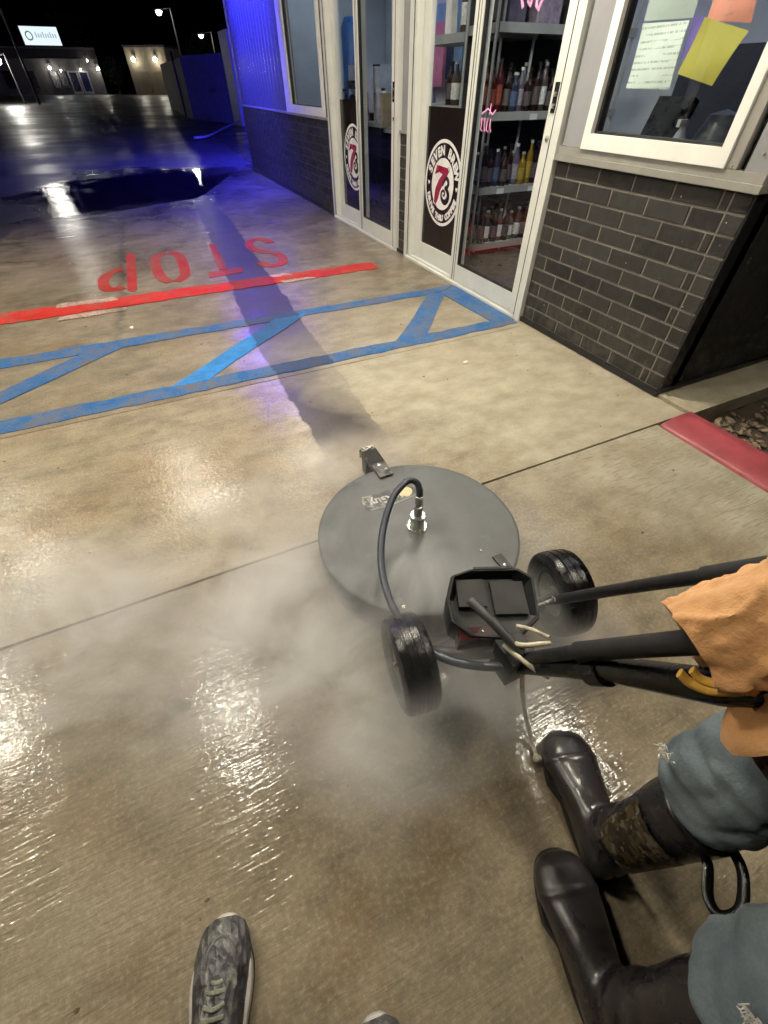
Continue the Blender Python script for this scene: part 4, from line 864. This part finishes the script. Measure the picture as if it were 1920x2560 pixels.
def denim_disp(co):
    return .013 * noise.noise((co.x * 8 + 3, co.y * 8, co.z * 12)) + .007 * noise.noise((co.x * 20, co.y * 20, co.z * 30 + 5)) - .008 * ridge(co, 13, .7, 2.0) - .005 * ridge(co, 22, -.5, 7.0)
Vj = [(.77, -.34, .80), hipL, (.57, -.345, .60), kneeL, (.452, -.292, .41), (.422, -.30, .325), hipR, (.74, -.16, .615), kneeR, (.603, -.088, .43), (.582, -.10, .350)]
Ej = [(0, 1), (1, 2), (2, 3), (3, 4), (4, 5), (0, 6), (6, 7), (7, 8), (8, 9), (9, 10)]
wo(skin_mesh(Vj, Ej, [.16, .112, .105, .104, .102, .098, .112, .104, .102, .096, .090], 4, 0, denim_disp), 'jeans', M_DENIM)
# raised side seam and frayed threads on the jeans
b = MB().tube(smooth_path([(.585, -.175, .475), (.63, -.205, .52), (.70, -.25, .585), (.78, -.31, .65)], 6), .0035, 8); wb(b, 'jean_seam', mk('denim seam', (.10, .13, .15), .85, 0, .3, 60))
b = MB()
for (cx, cy, cz) in [(.523, -.008, .505), (.524, -.016, .495), (.376, -.262, .49), (.380, -.272, .475), (.384, -.284, .458), (.388, -.294, .445)]:
    for i in range(26):
        a = Vector((cx, cy, cz)) + Vector((random.gauss(0, .0025), random.gauss(0, .006), random.gauss(0, .006))); e = Vector((random.gauss(-.4, .4), random.gauss(.0, .7), random.gauss(-.3, .6))).normalized() * random.uniform(.004, .010)
        b.tube([a, a + e * .5 + Vector((0, 0, .001)), a + e], .0009, 4)
o = wb(b, 'frayed_threads', mk('white thread', (.75, .73, .66), .8)); o['kind'] = 'stuff'
# boots
g = N('black rubber boot'); v = g.pos()
c = g.mix(g.rng(g.noise(v, 6, 5), .3, .7), (.014, .013, .014), (.028, .025, .026))
g.set(g.p.inputs['Base Color'], c); g.set(g.p.inputs['Roughness'], g.rng(g.noise(v, 7, 5), .35, .65, .18, .36)); g.set(g.p.inputs['Normal'], g.bump(g.noise(v, 40, 3), .12, .004)); M_BOOT = g.m
def boot(toe, heel, topc, shaft_r, zt, drops):
    toe, heel = Vector((*toe, 0)), Vector((*heel, 0)); ax = (toe - heel).normalized(); L = (toe - heel).length; sd = Vector((ax.y, -ax.x, 0))
    b = MB(); n = 20
    # foot, as cross sections from heel to toe: (t, half width, height, bottom)
    secs = [(.0, .022, .070, .02), (.02, .040, .090, .012), (.10, .049, .115, .01), (.25, .049, .120, .01), (.40, .049, .114, .01), (.55, .056, .104, .01), (.70, .064, .092, .01), (.82, .066, .082, .01), (.91, .058, .072, .012), (.97, .042, .058, .015), (1.0, .020, .042, .02)]
    rings = []
    for (t, hw, h, z0) in secs:
        ring = []
        for k in range(n):
            a = 2 * math.pi * k / n; cx, sz = math.cos(a), math.sin(a)
            px_ = math.copysign(abs(cx) ** .75, cx) * hw; pz = z0 + (h - z0) * (.5 + .5 * math.copysign(abs(sz) ** (.8 if sz > 0 else .45), sz))
            ring.append(heel + ax * (t * L) + sd * px_ + Vector((0, 0, pz)))
        rings.append(ring)
    b.loft(rings)
    c0 = heel + ax * (.20 * L) + Vector((0, 0, .045)); c1 = Vector(topc)
    b.tube([c0, c0.lerp(c1, .25) + ax * .005, c0.lerp(c1, .5) - ax * .004, c0.lerp(c1, .8), c1], [.054, .054, .060, shaft_r, shaft_r + .002], 24)
    for v in b.b.verts: v.co -= W0
    me = bpy.data.meshes.new('s'); bmesh.ops.recalc_face_normals(b.b, faces=b.b.faces); b.b.to_mesh(me); b.b.free()
    o = bpy.data.objects.new('s', me); COL.objects.link(o)
    rm = o.modifiers.new('r', 'REMESH'); rm.mode = 'VOXEL'; rm.voxel_size = .0055
    smm = o.modifiers.new('s', 'SMOOTH'); smm.iterations = 14; smm.factor = .5
    bpy.context.view_layer.update()
    ev = bpy.data.meshes.new_from_object(o.evaluated_get(bpy.context.evaluated_depsgraph_get())); bpy.data.objects.remove(o); bpy.data.meshes.remove(me)
    bb = bmesh.new(); bb.from_mesh(ev); bb.normal_update()
    sc_ = (c1 - c0).length
    for v in bb.verts:   # ankle creases and the toe-cap ridge
        wv = v.co + W0; t = (wv - heel).dot(ax) / L; hz = wv.z
        if hz > .10: v.co += v.normal * (.003 * math.sin(hz * 95 + 3 * noise.noise((wv.x * 14, wv.y * 14, 2))) * max(0, 1 - abs(hz - .16) / .09))
        if t > .50: v.co += v.normal * (.0028 * math.exp(-((t - .76) / .018) ** 2))
    bb.to_mesh(ev); bb.free()
    ev.materials.clear(); ev.materials.append(M_BOOT); ev.shade_smooth(); bo = bpy.data.objects.new('boot', ev); link(bo, wk)
    out = []
    for i in range(36):
        a = 2 * math.pi * i / 36; cx, sx = math.cos(a), math.sin(a)
        hw = .051 if cx < 0 else .066
        t = .5 + .515 * math.copysign(abs(cx) ** .8, cx); ww = hw * math.copysign(abs(sx) ** .75, sx) * (1 if t > .6 else .9)
        q = heel + ax * (t * L) + sd * ww; out.append((q.x - W0.x, q.y - W0.y))
    b = MB(); b.poly(out, .001, .026); b.bevel(.004, 2); b.build('sole', mk('black boot sole', (.011, .010, .010), .5), bo)
    return bo, ax, sd
bA, axA, sdA = boot((.604, .150), (.494, -.145), (.588, -.105, .375), .068, .37, 0)
bB, axB, sdB = boot((.414, -.046), (.318, -.345), (.425, -.300, .36), .068, .36, 0)
# shiny camouflage patch and pull straps on the near boot top
g = N('glossy camouflage patch'); v = g.pos()
c = g.mix(g.rng(g.noise(v, 38, 3, .5), .44, .52), (.014, .011, .008), (.055, .040, .020)); c = g.mix(g.rng(g.noise(g.mapv(v, loc=(5, 1, 2)), 55, 2), .58, .62), c, (.10, .085, .065))
g.set(g.p.inputs['Base Color'], c); g.p.inputs['Roughness'].default_value = .16; g.set(g.p.inputs['Normal'], g.bump(g.noise(v, 18, 3), .3, .01)); M_CAMO = g.m
b = MB(); c0, c1 = Vector((.531, -.098, .150)), Vector((.570, -.103, .300)); ax_ = (c1 - c0).normalized(); u_ = Vector((0, 1, 0)); v_ = ax_.cross(u_).normalized(); rings = []
for i in range(9):
    cc_ = c0.lerp(c1, i / 8); rr = .0595 + .0120 * (i / 8)
    rings.append([cc_ + rr * (math.cos(a) * u_ + math.sin(a) * v_) for a in [R(38 + 100 * k / 20) for k in range(21)]])
G = [[b.b.verts.new(q) for q in r_] for r_ in rings]
for a_, c_ in zip(G, G[1:]):
    for k in range(20): b.b.faces.new((a_[k], a_[k + 1], c_[k + 1], c_[k]))
bmesh.ops.solidify(b.b, geom=b.b.faces[:], thickness=-.002); wb(b, 'shaft_patch', M_CAMO, bA)
b = MB().tube(smooth_path([(.562, -.140, .322), (.548, -.165, .338), (.512, -.198, .330), (.508, -.222, .335), (.535, -.226, .352), (.572, -.196, .366), (.588, -.165, .362), (.588, -.135, .350)], 5), .009, 8, flat=.45); wb(b, 'pull_strap', M_BLACKRUB, bA)
# maroon shirt and orange jacket
def ring(cx, cy, z, rx, ry, n=40, amp=.012, sd=0.0):
    return [Vector((cx + rx * math.cos(a) * (1 + amp * 4 * noise.noise((math.cos(a) * 2 + sd, math.sin(a) * 2, z * 7))), cy + ry * math.sin(a) * (1 + amp * 4 * noise.noise((math.cos(a) * 2, math.sin(a) * 2 + sd, z * 7))), z + .02 * noise.noise((math.cos(a) * 2, math.sin(a) * 2, 3 + z)))) for a in [2 * math.pi * k / n for k in range(n)]]
b = MB(); b.loft([ring(.765, -.125, .665, .258, .182), ring(.768, -.125, .72, .260, .185), ring(.775, -.12, .80, .250, .18), ring(.79, -.12, 1.0, .21, .15), ring(.80, -.10, 1.2, .18, .12)]); wb(b, 'shirt', mk('dark maroon knit', (.035, .008, .010), .85, 0, .4, 30, .5, 120))
g = N('tan orange duck cloth'); v = g.pos()
c = g.mix(g.rng(g.noise(v, 9, 6, .62), .3, .7), (.52, .255, .095), (.70, .385, .165)); c = g.mix(g.rng(g.noise(v, 34, 5, .7), .62, .74, 0, .5), c, (.26, .12, .05)); c = g.mix(g.rng(g.noise(v, 200, 2), .4, .7, 0, .2), c, (.45, .22, .09))
g.set(g.p.inputs['Base Color'], c); g.p.inputs['Roughness'].default_value = .85; g.p.inputs['Sheen Weight'].default_value = .25
g.set(g.p.inputs['Normal'], g.bump(g.math('ADD', g.math('MULTIPLY', g.noise(v, 160, 3), .4), g.noise(v, 26, 5)), .55, .006)); M_COAT = g.m
rs = []
for (cx, cy, z, rx, ry) in [(.768, -.105, .742, .282, .195), (.769, -.105, .752, .284, .197), (.772, -.105, .79, .280, .195), (.778, -.10, .84, .268, .185), (.785, -.095, .95, .25, .17), (.79, -.09, 1.1, .235, .155), (.795, -.08, 1.22, .21, .13), (.795, -.06, 1.29, .10, .08)]:
    rs.append(ring(cx, cy, z, rx, ry, 64, .014, 2.0))
# the open front corner hangs a little lower on the near side
for k, r_ in enumerate(rs[:3]):
    for q in r_:
        if q.y < -.045: q.z += min(.26, 2.6 * (-.045 - q.y)) * (1 - k * .15)
        wgt = max(0, 1 - ((q.x - .50) ** 2 + (q.y + .035) ** 2) ** .5 / .085); q.z -= .085 * wgt * (1 - k * .3); q.x -= .010 * wgt
b = MB().loft(rs); bmesh.ops.subdivide_edges(b.b, edges=b.b.edges[:], cuts=1, use_grid_fill=True); b.b.normal_update()
for v in b.b.verts: v.co += v.normal * (.012 * noise.noise((v.co.x * 16, v.co.y * 16, v.co.z * 10)) + .006 * noise.noise((v.co.x * 40, v.co.y * 40, v.co.z * 30)) - .012 * ridge(v.co, 14, .9, 3.0) ** 2)
jk = wb(b, 'jacket', M_COAT)
def sleeve(P, Rr, seed):
    pts = smooth_path(P, 22); rr = []
    for i in range(len(pts)):
        f = i / 22; k = int(min(f, len(Rr) - 2)); rr.append(Rr[k] + (Rr[k + 1] - Rr[k]) * (f - k))
    b = MB().tube(pts, rr, 90, cap=False); b.b.normal_update()
    nt = len(pts)
    for v in b.b.verts:
        q = v.co
        v.co += v.normal * (-.013 * ridge(q, 12, -.8, seed) ** 3 - .007 * ridge(q, 24, -.6, seed + 4) ** 2)
        fold = math.sin(q.x * 85 + q.y * 60 + 5 * noise.noise((q.x * 11 + seed, q.y * 11, q.z * 11)))
        v.co += v.normal * (.012 * noise.noise((q.x * 10 + seed, q.y * 13, q.z * 13)) + .004 * fold * max(0, noise.noise((q.x * 9, q.y * 9, q.z * 9 + seed)) + .35) + .003 * noise.noise((q.x * 60, q.y * 60, q.z * 60)))
    bmesh.ops.solidify(b.b, geom=b.b.faces[:], thickness=.004)
    return wb(b, 'jacket_sleeve', M_COAT)
sleeve([(.506, .068, .752), (.535, .056, .776), (.60, .030, .828), (.67, -.01, .90), (.72, -.07, .99), (.70, -.15, 1.14), (.72, -.15, 1.20)], [.050, .060, .068, .078, .084, .09, .08], 1.0)
sleeve([(.80, .065, .84), (.85, .05, .87), (.93, .0, .97), (.97, -.05, 1.1), (.93, -.08, 1.21)], [.055, .062, .075, .085, .08], 4.0)
# yellow work gloves, five bent fingers each closed on the handle
M_GLOVE = mk('yellow glove', (.72, .42, .07), .7, 0, .2, 30, .4, 150)
def glove(palm, tube_dir, out, up_):
    palm, t, o_, u2 = Vector(palm), Vector(tube_dir).normalized(), Vector(out).normalized(), Vector(up_).normalized()
    Vv = [palm + o_ * .055, palm + o_ * .02]; Ee = [(0, 1)]; Rr = [.026, .030]
    for i, s in enumerate((-.036, -.012, .012, .034)):
        ln = (.85, 1.0, .97, .78)[i]; base = palm + t * s; k = len(Vv)
        Vv += [base + u2 * .006, base - o_ * .030 * ln + u2 * .022, base - o_ * .052 * ln + u2 * .002, base - o_ * .045 * ln - u2 * .026, base - o_ * .018 * ln - u2 * .032]
        Rr += [.0135, .012, .0112, .0105, .0095]; Ee += [(1, k), (k, k + 1), (k + 1, k + 2), (k + 2, k + 3), (k + 3, k + 4)]
    k = len(Vv); Vv += [palm + t * .040 + o_ * .03, palm + t * .056 + o_ * .004 - u2 * .016, palm + t * .044 - o_ * .022 - u2 * .030]; Rr += [.014, .0125, .011]; Ee += [(0, k), (k, k + 1), (k + 1, k + 2)]
    return wo(skin_mesh([tuple(q) for q in Vv], Ee, Rr, 2, 1), 'glove', M_GLOVE)
glove((.560, .048, .806), (.02, -.45, .88), (.85, -.2, .45), (.3, .8, .4)); glove((.755, .075, .82), (-.05, -.45, .85), (.8, -.3, .5), (.3, .8, .4))
b = MB().tube(smooth_path([(.480, .055, .722), (.486, .040, .716), (.498, .024, .717), (.512, .012, .724)], 6), .0085, 10, flat=.5); wb(b, 'glove_cuff', M_GLOVE)
b = MB().tube(smooth_path([(.494, .050, .728), (.499, .036, .722), (.510, .022, .724)], 6), .0075, 10, flat=.5); wb(b, 'glove_cuff', M_GLOVE)
# head under a dark cap, outside the picture
b = MB().lathe([(0, -.13), (.045, -.12), (.07, -.06), (.078, .0), (.078, .05), (.06, .10), (.02, .125), (0, .125)], (.785, .045, 1.52), 24); wb(b, 'face', M_SKIN)
b = MB(); b.lathe([(.082, .02), (.084, .06), (.065, .115), (.02, .138), (0, .138)], (.785, .045, 1.52), 24); b.poly([(.72, .11), (.85, .11), (.84, .20), (.785, .22), (.73, .20)], 1.535, 1.543); wb(b, 'cap', M_DARK)

# ------------------------------------------------------------------ the photographer's sneakers
def sneaker(toe, heel, label):
    toe, heel = Vector((*toe, 0)), Vector((*heel, 0)); ax = (toe - heel).normalized(); L = (toe - heel).length; sd = Vector((ax.y, -ax.x, 0))
    root = empty('sneaker', heel.lerp(toe, .5)); tag(root, label, 'shoe'); c0 = heel.lerp(toe, .5)
    def outline(s, e=0.0):
        o_ = []
        for i in range(44):
            a = 2 * math.pi * i / 44; cx, sx = math.cos(a), math.sin(a); t = .5 + .5 * math.copysign(abs(cx) ** .85, cx)
            hw = .040 + .018 * math.exp(-((t - .70) / .24) ** 2); ww = (hw + e) * math.copysign(abs(sx) ** .70, sx)
            q = ax * ((t - .5) * (L + 2 * e)) + sd * ww * s; o_.append((q.x, q.y))
        return o_
    b = MB(); b.poly(outline(1, .004), .001, .012); b.bevel(.003, 1); b.build('outsole', mk('black outsole', (.012, .012, .012), .5), root)
    b = MB(); b.loft([[Vector((x, y, z)) for x, y in outline(1, e)] for z, e in ((.012, .003), (.022, .006), (.033, .004), (.038, -.003))]); b.build('midsole', mk('scuffed white midsole', (.46, .43, .40), .5, 0, .35, 14, .2, 90), root)
    g = N('grey mottled knit'); v = g.obj()
    vo = g.n('TexVoronoi'); g.set(vo.inputs['Vector'], g.mapv(v, (1.0, .55, 1), (0, 0, .3))); vo.inputs['Scale'].default_value = 90
    c = g.mix(g.rng(g.noise(v, 16, 5, .7), .36, .62), (.014, .012, .016), (.085, .080, .086))
    c = g.mix(g.math('MULTIPLY', g.rng(g.noise(g.mapv(v, (1, .6, 1), (0, 0, .3)), 30, 4, .7), .50, .66), .75), c, (.26, .27, .22))
    g.set(g.p.inputs['Base Color'], c); g.set(g.p.inputs['Roughness'], g.rng(g.noise(v, 25, 3), .3, .7, .25, .6)); g.set(g.p.inputs['Normal'], g.bump(g.math('ADD', vo.outputs['Distance'], g.math('MULTIPLY', g.noise(v, 34, 4), 1.4)), .8, .006))
    secs = [(.005, .025, .055), (.04, .037, .080), (.14, .041, .092), (.30, .044, .094), (.42, .047, .088), (.55, .052, .077), (.68, .0575, .067), (.80, .0575, .059), (.90, .051, .054), (.96, .041, .050), (.995, .022, .043)]
    b = MB(); n = 28; rings = []
    for (t, hw, h) in secs:
        rings.append([ax * ((t - .5) * L) + sd * (math.copysign(abs(math.cos(a)) ** .8, math.cos(a)) * hw * (1 - .25 * max(0, math.sin(a)))) + Vector((0, 0, .030 + (h - .030) * max(0, math.sin(a)) ** .9 if math.sin(a) > 0 else .030)) for a in [2 * math.pi * k / n for k in range(n)]])
    b.loft(rings); bmesh.ops.subdivide_edges(b.b, edges=b.b.edges[:], cuts=1, use_grid_fill=True, smooth=.6); b.build('upper', g.m, root, angle=80)
    b = MB(); q = [ax * ((t - .5) * L) + sd * w_ + Vector((0, 0, z)) for t, w_, z in [(.76, -.030, .055), (.84, -.024, .054), (.90, 0, .053), (.84, .024, .054), (.76, .030, .055), (.74, 0, .0625)]]
    b.tube(smooth_path(q[:5], 4), .0028, 6); b.build('toe_seam', mk('pale grey trim', (.11, .11, .11), .5, 0, .4, 40), root)
    M_LACE = mk('grey green lace', (.20, .21, .16), .7, 0, .4, 50, .5, 200)
    for i in range(6):
        t = .70 - .055 * i; zz = [.064, .070, .076, .081, .086, .090][i] + .003; wd = .017 + .001 * i; sg = 1 if i % 2 else -1
        b = MB().tube(smooth_path([ax * ((t - .5) * L) - sd * wd + Vector((0, 0, zz - .007)), ax * ((t - .51 + .008 * sg) * L) + Vector((0, 0, zz)), ax * ((t - .5) * L) + sd * wd + Vector((0, 0, zz - .007))], 4), .0038, 8, flat=.6); b.build('lace', M_LACE, root)
    b = MB().tube([ax * (-.30 * L) + Vector((0, 0, .08)), ax * (-.31 * L) + Vector((0, 0, .15))], [.036, .034], 18); b.build('sock', M_DARK, root)
    return root
sneaker((-.300, .168), (-.385, -.125), 'grey mottled sneaker with white midsole on the concrete, nearest the left edge')
sneaker((-.070, -.098), (-.120, -.395), 'second sneaker whose dark toe just enters at the bottom edge')

# ------------------------------------------------------------------ far side of the lot
M_FARW = mk('far stucco wall', (.12, .115, .115), .8, 0, .15, 1.5); M_FARD = mk('far dark fascia', (.035, .033, .035), .7); M_TANW = mk('far tan wall', (.22, .19, .13), .8, 0, .12, 1.5); M_DKGLASS = mk('far dark glass', (.012, .014, .018), .1)
M_WLAMP = emitter('wall lamp', (1.0, .93, .80), 70.0); M_SIGN = emitter('lit sign face', (.80, .93, 1.0), 1.05)
fb = empty('shop_building', (-4.5, 93, 0)); tag(fb, 'low dark shop across the lot with a lit white roof sign', 'building')
MB().box(-14, 5.4, .3, 12, 0, 3.4).build('wall', M_FARW, fb); MB().box(-14.2, 5.5, -.6, 12.2, 3.4, 4.45).build('fascia', M_FARD, fb)
MB().box(-14.2, 5.5, -.62, -.605, 4.25, 4.45).build('coping', M_FARW, fb)
for (x0, x1) in [(1.25, 2.45), (2.55, 3.75)]:
    f = MB().box(x0, x1, .12, .28, .05, 2.3).build('door', mk('pale door frame', (.45, .46, .48), .5), fb); MB().box(x0 + .16, x1 - .16, .08, .115, .3, 2.14).build('pane', M_DKGLASS, f)
for x0 in (-.9, .1, -3.6, -6.3):
    f = MB().box(x0, x0 + .95, .12, .28, .6, 2.3).build('window', M_FARD, fb); MB().box(x0 + .06, x0 + .89, .08, .115, .66, 2.24).build('pane', M_DKGLASS, f)
sg = MB().box(-2.3, 1.95, -1.0, -.7, 4.50, 6.2).build('roof_sign', M_FARD, fb); MB().box(-2.25, 1.9, -1.03, -1.005, 4.55, 6.15).build('sign_face', M_SIGN, sg)
b = MB(); b.lathe([(.30, 0), (.42, .02), (.42, .03), (.30, .03)], (-1.45, -1.06, 5.35), 20, Matrix.Rotation(R(90), 4, 'X')); b.build('sign_emblem', emitter('sign emblem', (.25, .3, .33), .5), sg)
b = MB()
for i in range(9): b.box(-.75 + i * .27, -.58 + i * .27, -1.045, -1.035, 5.2, 5.2 + (.35 if i % 3 else .5))
b.build('sign_lettering', emitter('pale sign print', (.62, .74, .80), .75), sg)
def wall_lamp(par, loc, s=.16):
    o = MB().box(-s * .7, s * .7, -.05, .25, -.1, .45, Matrix.Translation(loc)).build('wall_lamp', M_FARD, par); MB().lathe([(0, -s), (s * .8, -s * .6), (s, 0), (s * .8, s * .6), (0, s)], (loc[0], loc[1] - .2, loc[2]), 12).build('bulb', M_WLAMP, o)
for loc in [(-.6, .0, 2.55), (5.2, .0, 2.5), (4.2, -.7, 3.25), (.6, .0, 2.3), (3.0, .0, 2.4)]: wall_lamp(fb, loc, .17 if loc[0] in (-.6, 5.2) else .09)
tb = empty('tan_building', (6.6, 87, 0)); tag(tb, 'small tan building with two wall lamps across the dark lot', 'building')
tb.rotation_euler[2] = R(-28)
MB().box(-2.6, 2.7, .3, 6, 0, 4.4).build('wall', M_TANW, tb); MB().box(-2.7, 2.8, .2, 6.1, 4.4, 4.6).build('roof', M_FARD, tb)
for x0 in (-1.3, .6): MB().box(x0, x0 + 1.0, .2, .29, .0, 2.2).build('door', mk('brown far door', (.20, .16, .10), .7), tb)
for x0 in (-1.5, 1.4): wall_lamp(tb, (x0, .05, 3.3), .22)
g_trees = [(2.6, 96, 3.6, 'dark tree between the two buildings across the lot'), (16, 100, 6.5, 'dark tree behind the tan building across the lot'), (-2, 112, 9, 'tall dark tree mass behind the lit sign')]
M_LEAF = mk('night foliage', (.03, .045, .025), .7, 0, .4, 4); M_BARK = mk('night bark', (.05, .04, .03), .9)
for (x, y, h, lab) in g_trees:
    o = empty('tree', (x, y, 0)); tag(o, lab, 'tree'); MB().tube([(0, 0, 0), (.1, 0, h * .4), (0, .1, h * .7)], [.25, .18, .08], 8).build('trunk', M_BARK, o)
    b = MB()
    for i in range(900):
        v = Vector((random.gauss(0, 1), random.gauss(0, 1), random.gauss(0, 1))).normalized() * random.random() ** .45
        c_ = Vector((v.x * h * .36, v.y * h * .36, h * .62 + v.z * h * .40)); s = random.uniform(.12, .30); t1 = Vector((random.gauss(0, 1), random.gauss(0, 1), random.gauss(0, 1))).normalized(); t2 = t1.orthogonal().normalized()
        b.b.faces.new([b.b.verts.new(c_ + s * q) for q in (t1, t2, -t1, -t2)])
    b.build('crown', M_LEAF, o, smooth=False)
def pole_lamp(x, y, z, label, s, power, sway=1.2):
    o = empty('street_lamp', (x + sway, y, 0)); tag(o, label, 'street lamp', 'lot lamps')
    MB().tube([(0, 0, 0), (0, 0, z + .35)], [.09, .06], 10).build('pole', M_FARD, o); MB().tube([(0, 0, z + .3), (-sway, 0, z + .2)], .05, 8).build('arm', M_FARD, o)
    MB().box(-sway - .35, -sway + .35, -.2, .2, z + .08, z + .2).build('head', M_FARD, o)
    MB().lathe([(0, -s), (s * .8, -s * .6), (s, 0), (s * .7, s * .3), (0, s * .3)], (-sway, 0, z), 12).build('lens', emitter('lot lamp ' + label[:12], (1.0, .96, .86), power), o)
pole_lamp(8.1, 72, 6.4, 'tall lot lamp above the tan building', .26, 260)
pole_lamp(12.4, 75, 4.95, 'shorter lot lamp right of the tan building', .2, 300)
pole_lamp(-6.6, 56, 2.5, 'low glaring flood lamp at the left edge of the lot', .42, 130, .8)
pole_lamp(-5.8, 53.6, 7.0, 'lot lamp high over the left of the lot', .28, 110)
# enclosure and grey panel behind the shop
en = empty('bin_enclosure', (4.3, 28, 0)); tag(en, 'low walled bin enclosure lit blue behind the coffee shop', 'enclosure')
b = MB(); b.poly([(3.68 - 4.3, 1.0), (5.3 - 4.3, -4.0), (5.5 - 4.3, -3.8), (4.0 - 4.3, 1.2)], 0, 2.1); b.build('side_wall', mk('enclosure wall', (.22, .22, .24), .7), en)
b = MB(); b.poly([(3.66 - 4.3, 1.05), (4.02 - 4.3, 1.25), (4.35 - 4.3, 14), (4.0 - 4.3, 14)], 0, 2.05); b.build('gate_wall', mk('tan enclosure wall', (.26, .24, .21), .75), en)
MB().tube([(3.58 - 4.3, 3, 0), (3.58 - 4.3, 3, 2.3)], .05, 10).build('gate_post', M_FARD, en)
gp = MB().box(4.82, 5.35, 23.6, 25.2, 0, 2.64).build('panel_wall', mk('pale grey panel', (.34, .36, .40), .5)); tag(gp, 'pale grey panel standing just past the far corner of the shop', 'wall')
hs = MB().tube(smooth_path([(-1.44, 12.1, -.06), (-1.40, 14.9, -.06), (-1.35, 17.5, -.06), (-1.29, 20.1, -.06), (-.93, 25.5, -.06)], 8), .035, 8).build('water_hose', mk('white hose', (.55, .55, .56), .5)); tag(hs, 'white hose trailing across the dark lot on the left', 'hose')
hs = MB().tube(smooth_path([(2.2, 18.4, .06), (2.75, 19.0, .06), (3.8, 22, .06), (5.0, 24.3, .2), (5.5, 25, .5)], 8), .03, 8).build('water_hose', mk('grey hose', (.30, .30, .36), .5)); tag(hs, 'grey hose curving towards the pale panel behind the shop', 'hose')

# ------------------------------------------------------------------ steam drifting off the cleaner
g = N('steam'); g.t.nodes.remove(g.p); p = g.pos(); x, y, z = g.sep(p)
wp = g.n('VectorMath', operation='ADD'); sw = g.n('TexNoise'); g.set(sw.inputs['Vector'], p); sw.inputs['Scale'].default_value = 2.2; sw.inputs['Detail'].default_value = 1
sc = g.n('VectorMath', operation='SCALE'); g.set(sc.inputs[0], sw.outputs['Color']); sc.inputs['Scale'].default_value = .55
g.set(wp.inputs[0], p); g.set(wp.inputs[1], sc.outputs[0])
n1 = g.noise(g.mapv(wp.outputs[0], (1, 1.25, 1.3)), 4.2, 4, .62)
def blob(cx, cy, cz, rx, ry, rz, amp):
    d = g.n('VectorMath', operation='LENGTH'); g.set(d.inputs[0], g.mapv(p, (1 / rx, 1 / ry, 1 / rz), (0, 0, 0), (-cx / rx, -cy / ry, -cz / rz)))
    return g.rng(d.outputs['Value'], .05, 1.0, amp, 0, True)
tot = None
for a in [(.02, .76, .08, .70, .56, .27, 1.0), (.20, .40, .10, .40, .34, .24, 1.0), (.46, .34, .12, .40, .26, .24, .8), (-.62, 1.02, .08, .66, .52, .20, .85), (.50, 1.42, .08, .42, .26, .20, .5), (.10, 1.35, .06, .50, .32, .14, .5), (.62, .42, .14, .30, .24, .22, .6), (.34, .62, .24, .34, .26, .10, .9), (.80, .32, .10, .22, .18, .2, .6)]:
    t_ = blob(*a); tot = t_ if tot is None else g.math('MAXIMUM', tot, t_)
den = g.math('MULTIPLY', g.math('MULTIPLY', tot, g.rng(n1, .38, .66, .10, 1.0)), 8.8)
vp = g.n('VolumePrincipled'); vp.inputs['Color'].default_value = (.995, .995, .99, 1); vp.inputs['Anisotropy'].default_value = -.3; g.set(vp.inputs['Density'], den)
g.t.links.new(vp.outputs[0], g.out.inputs['Volume'])
b = MB(); b.box(-1.22, 1.1, .06, 1.84, .008, .33); so = b.build('steam', g.m, smooth=False); tag(so, 'thin white steam drifting low around the surface cleaner', 'steam', kind='stuff')
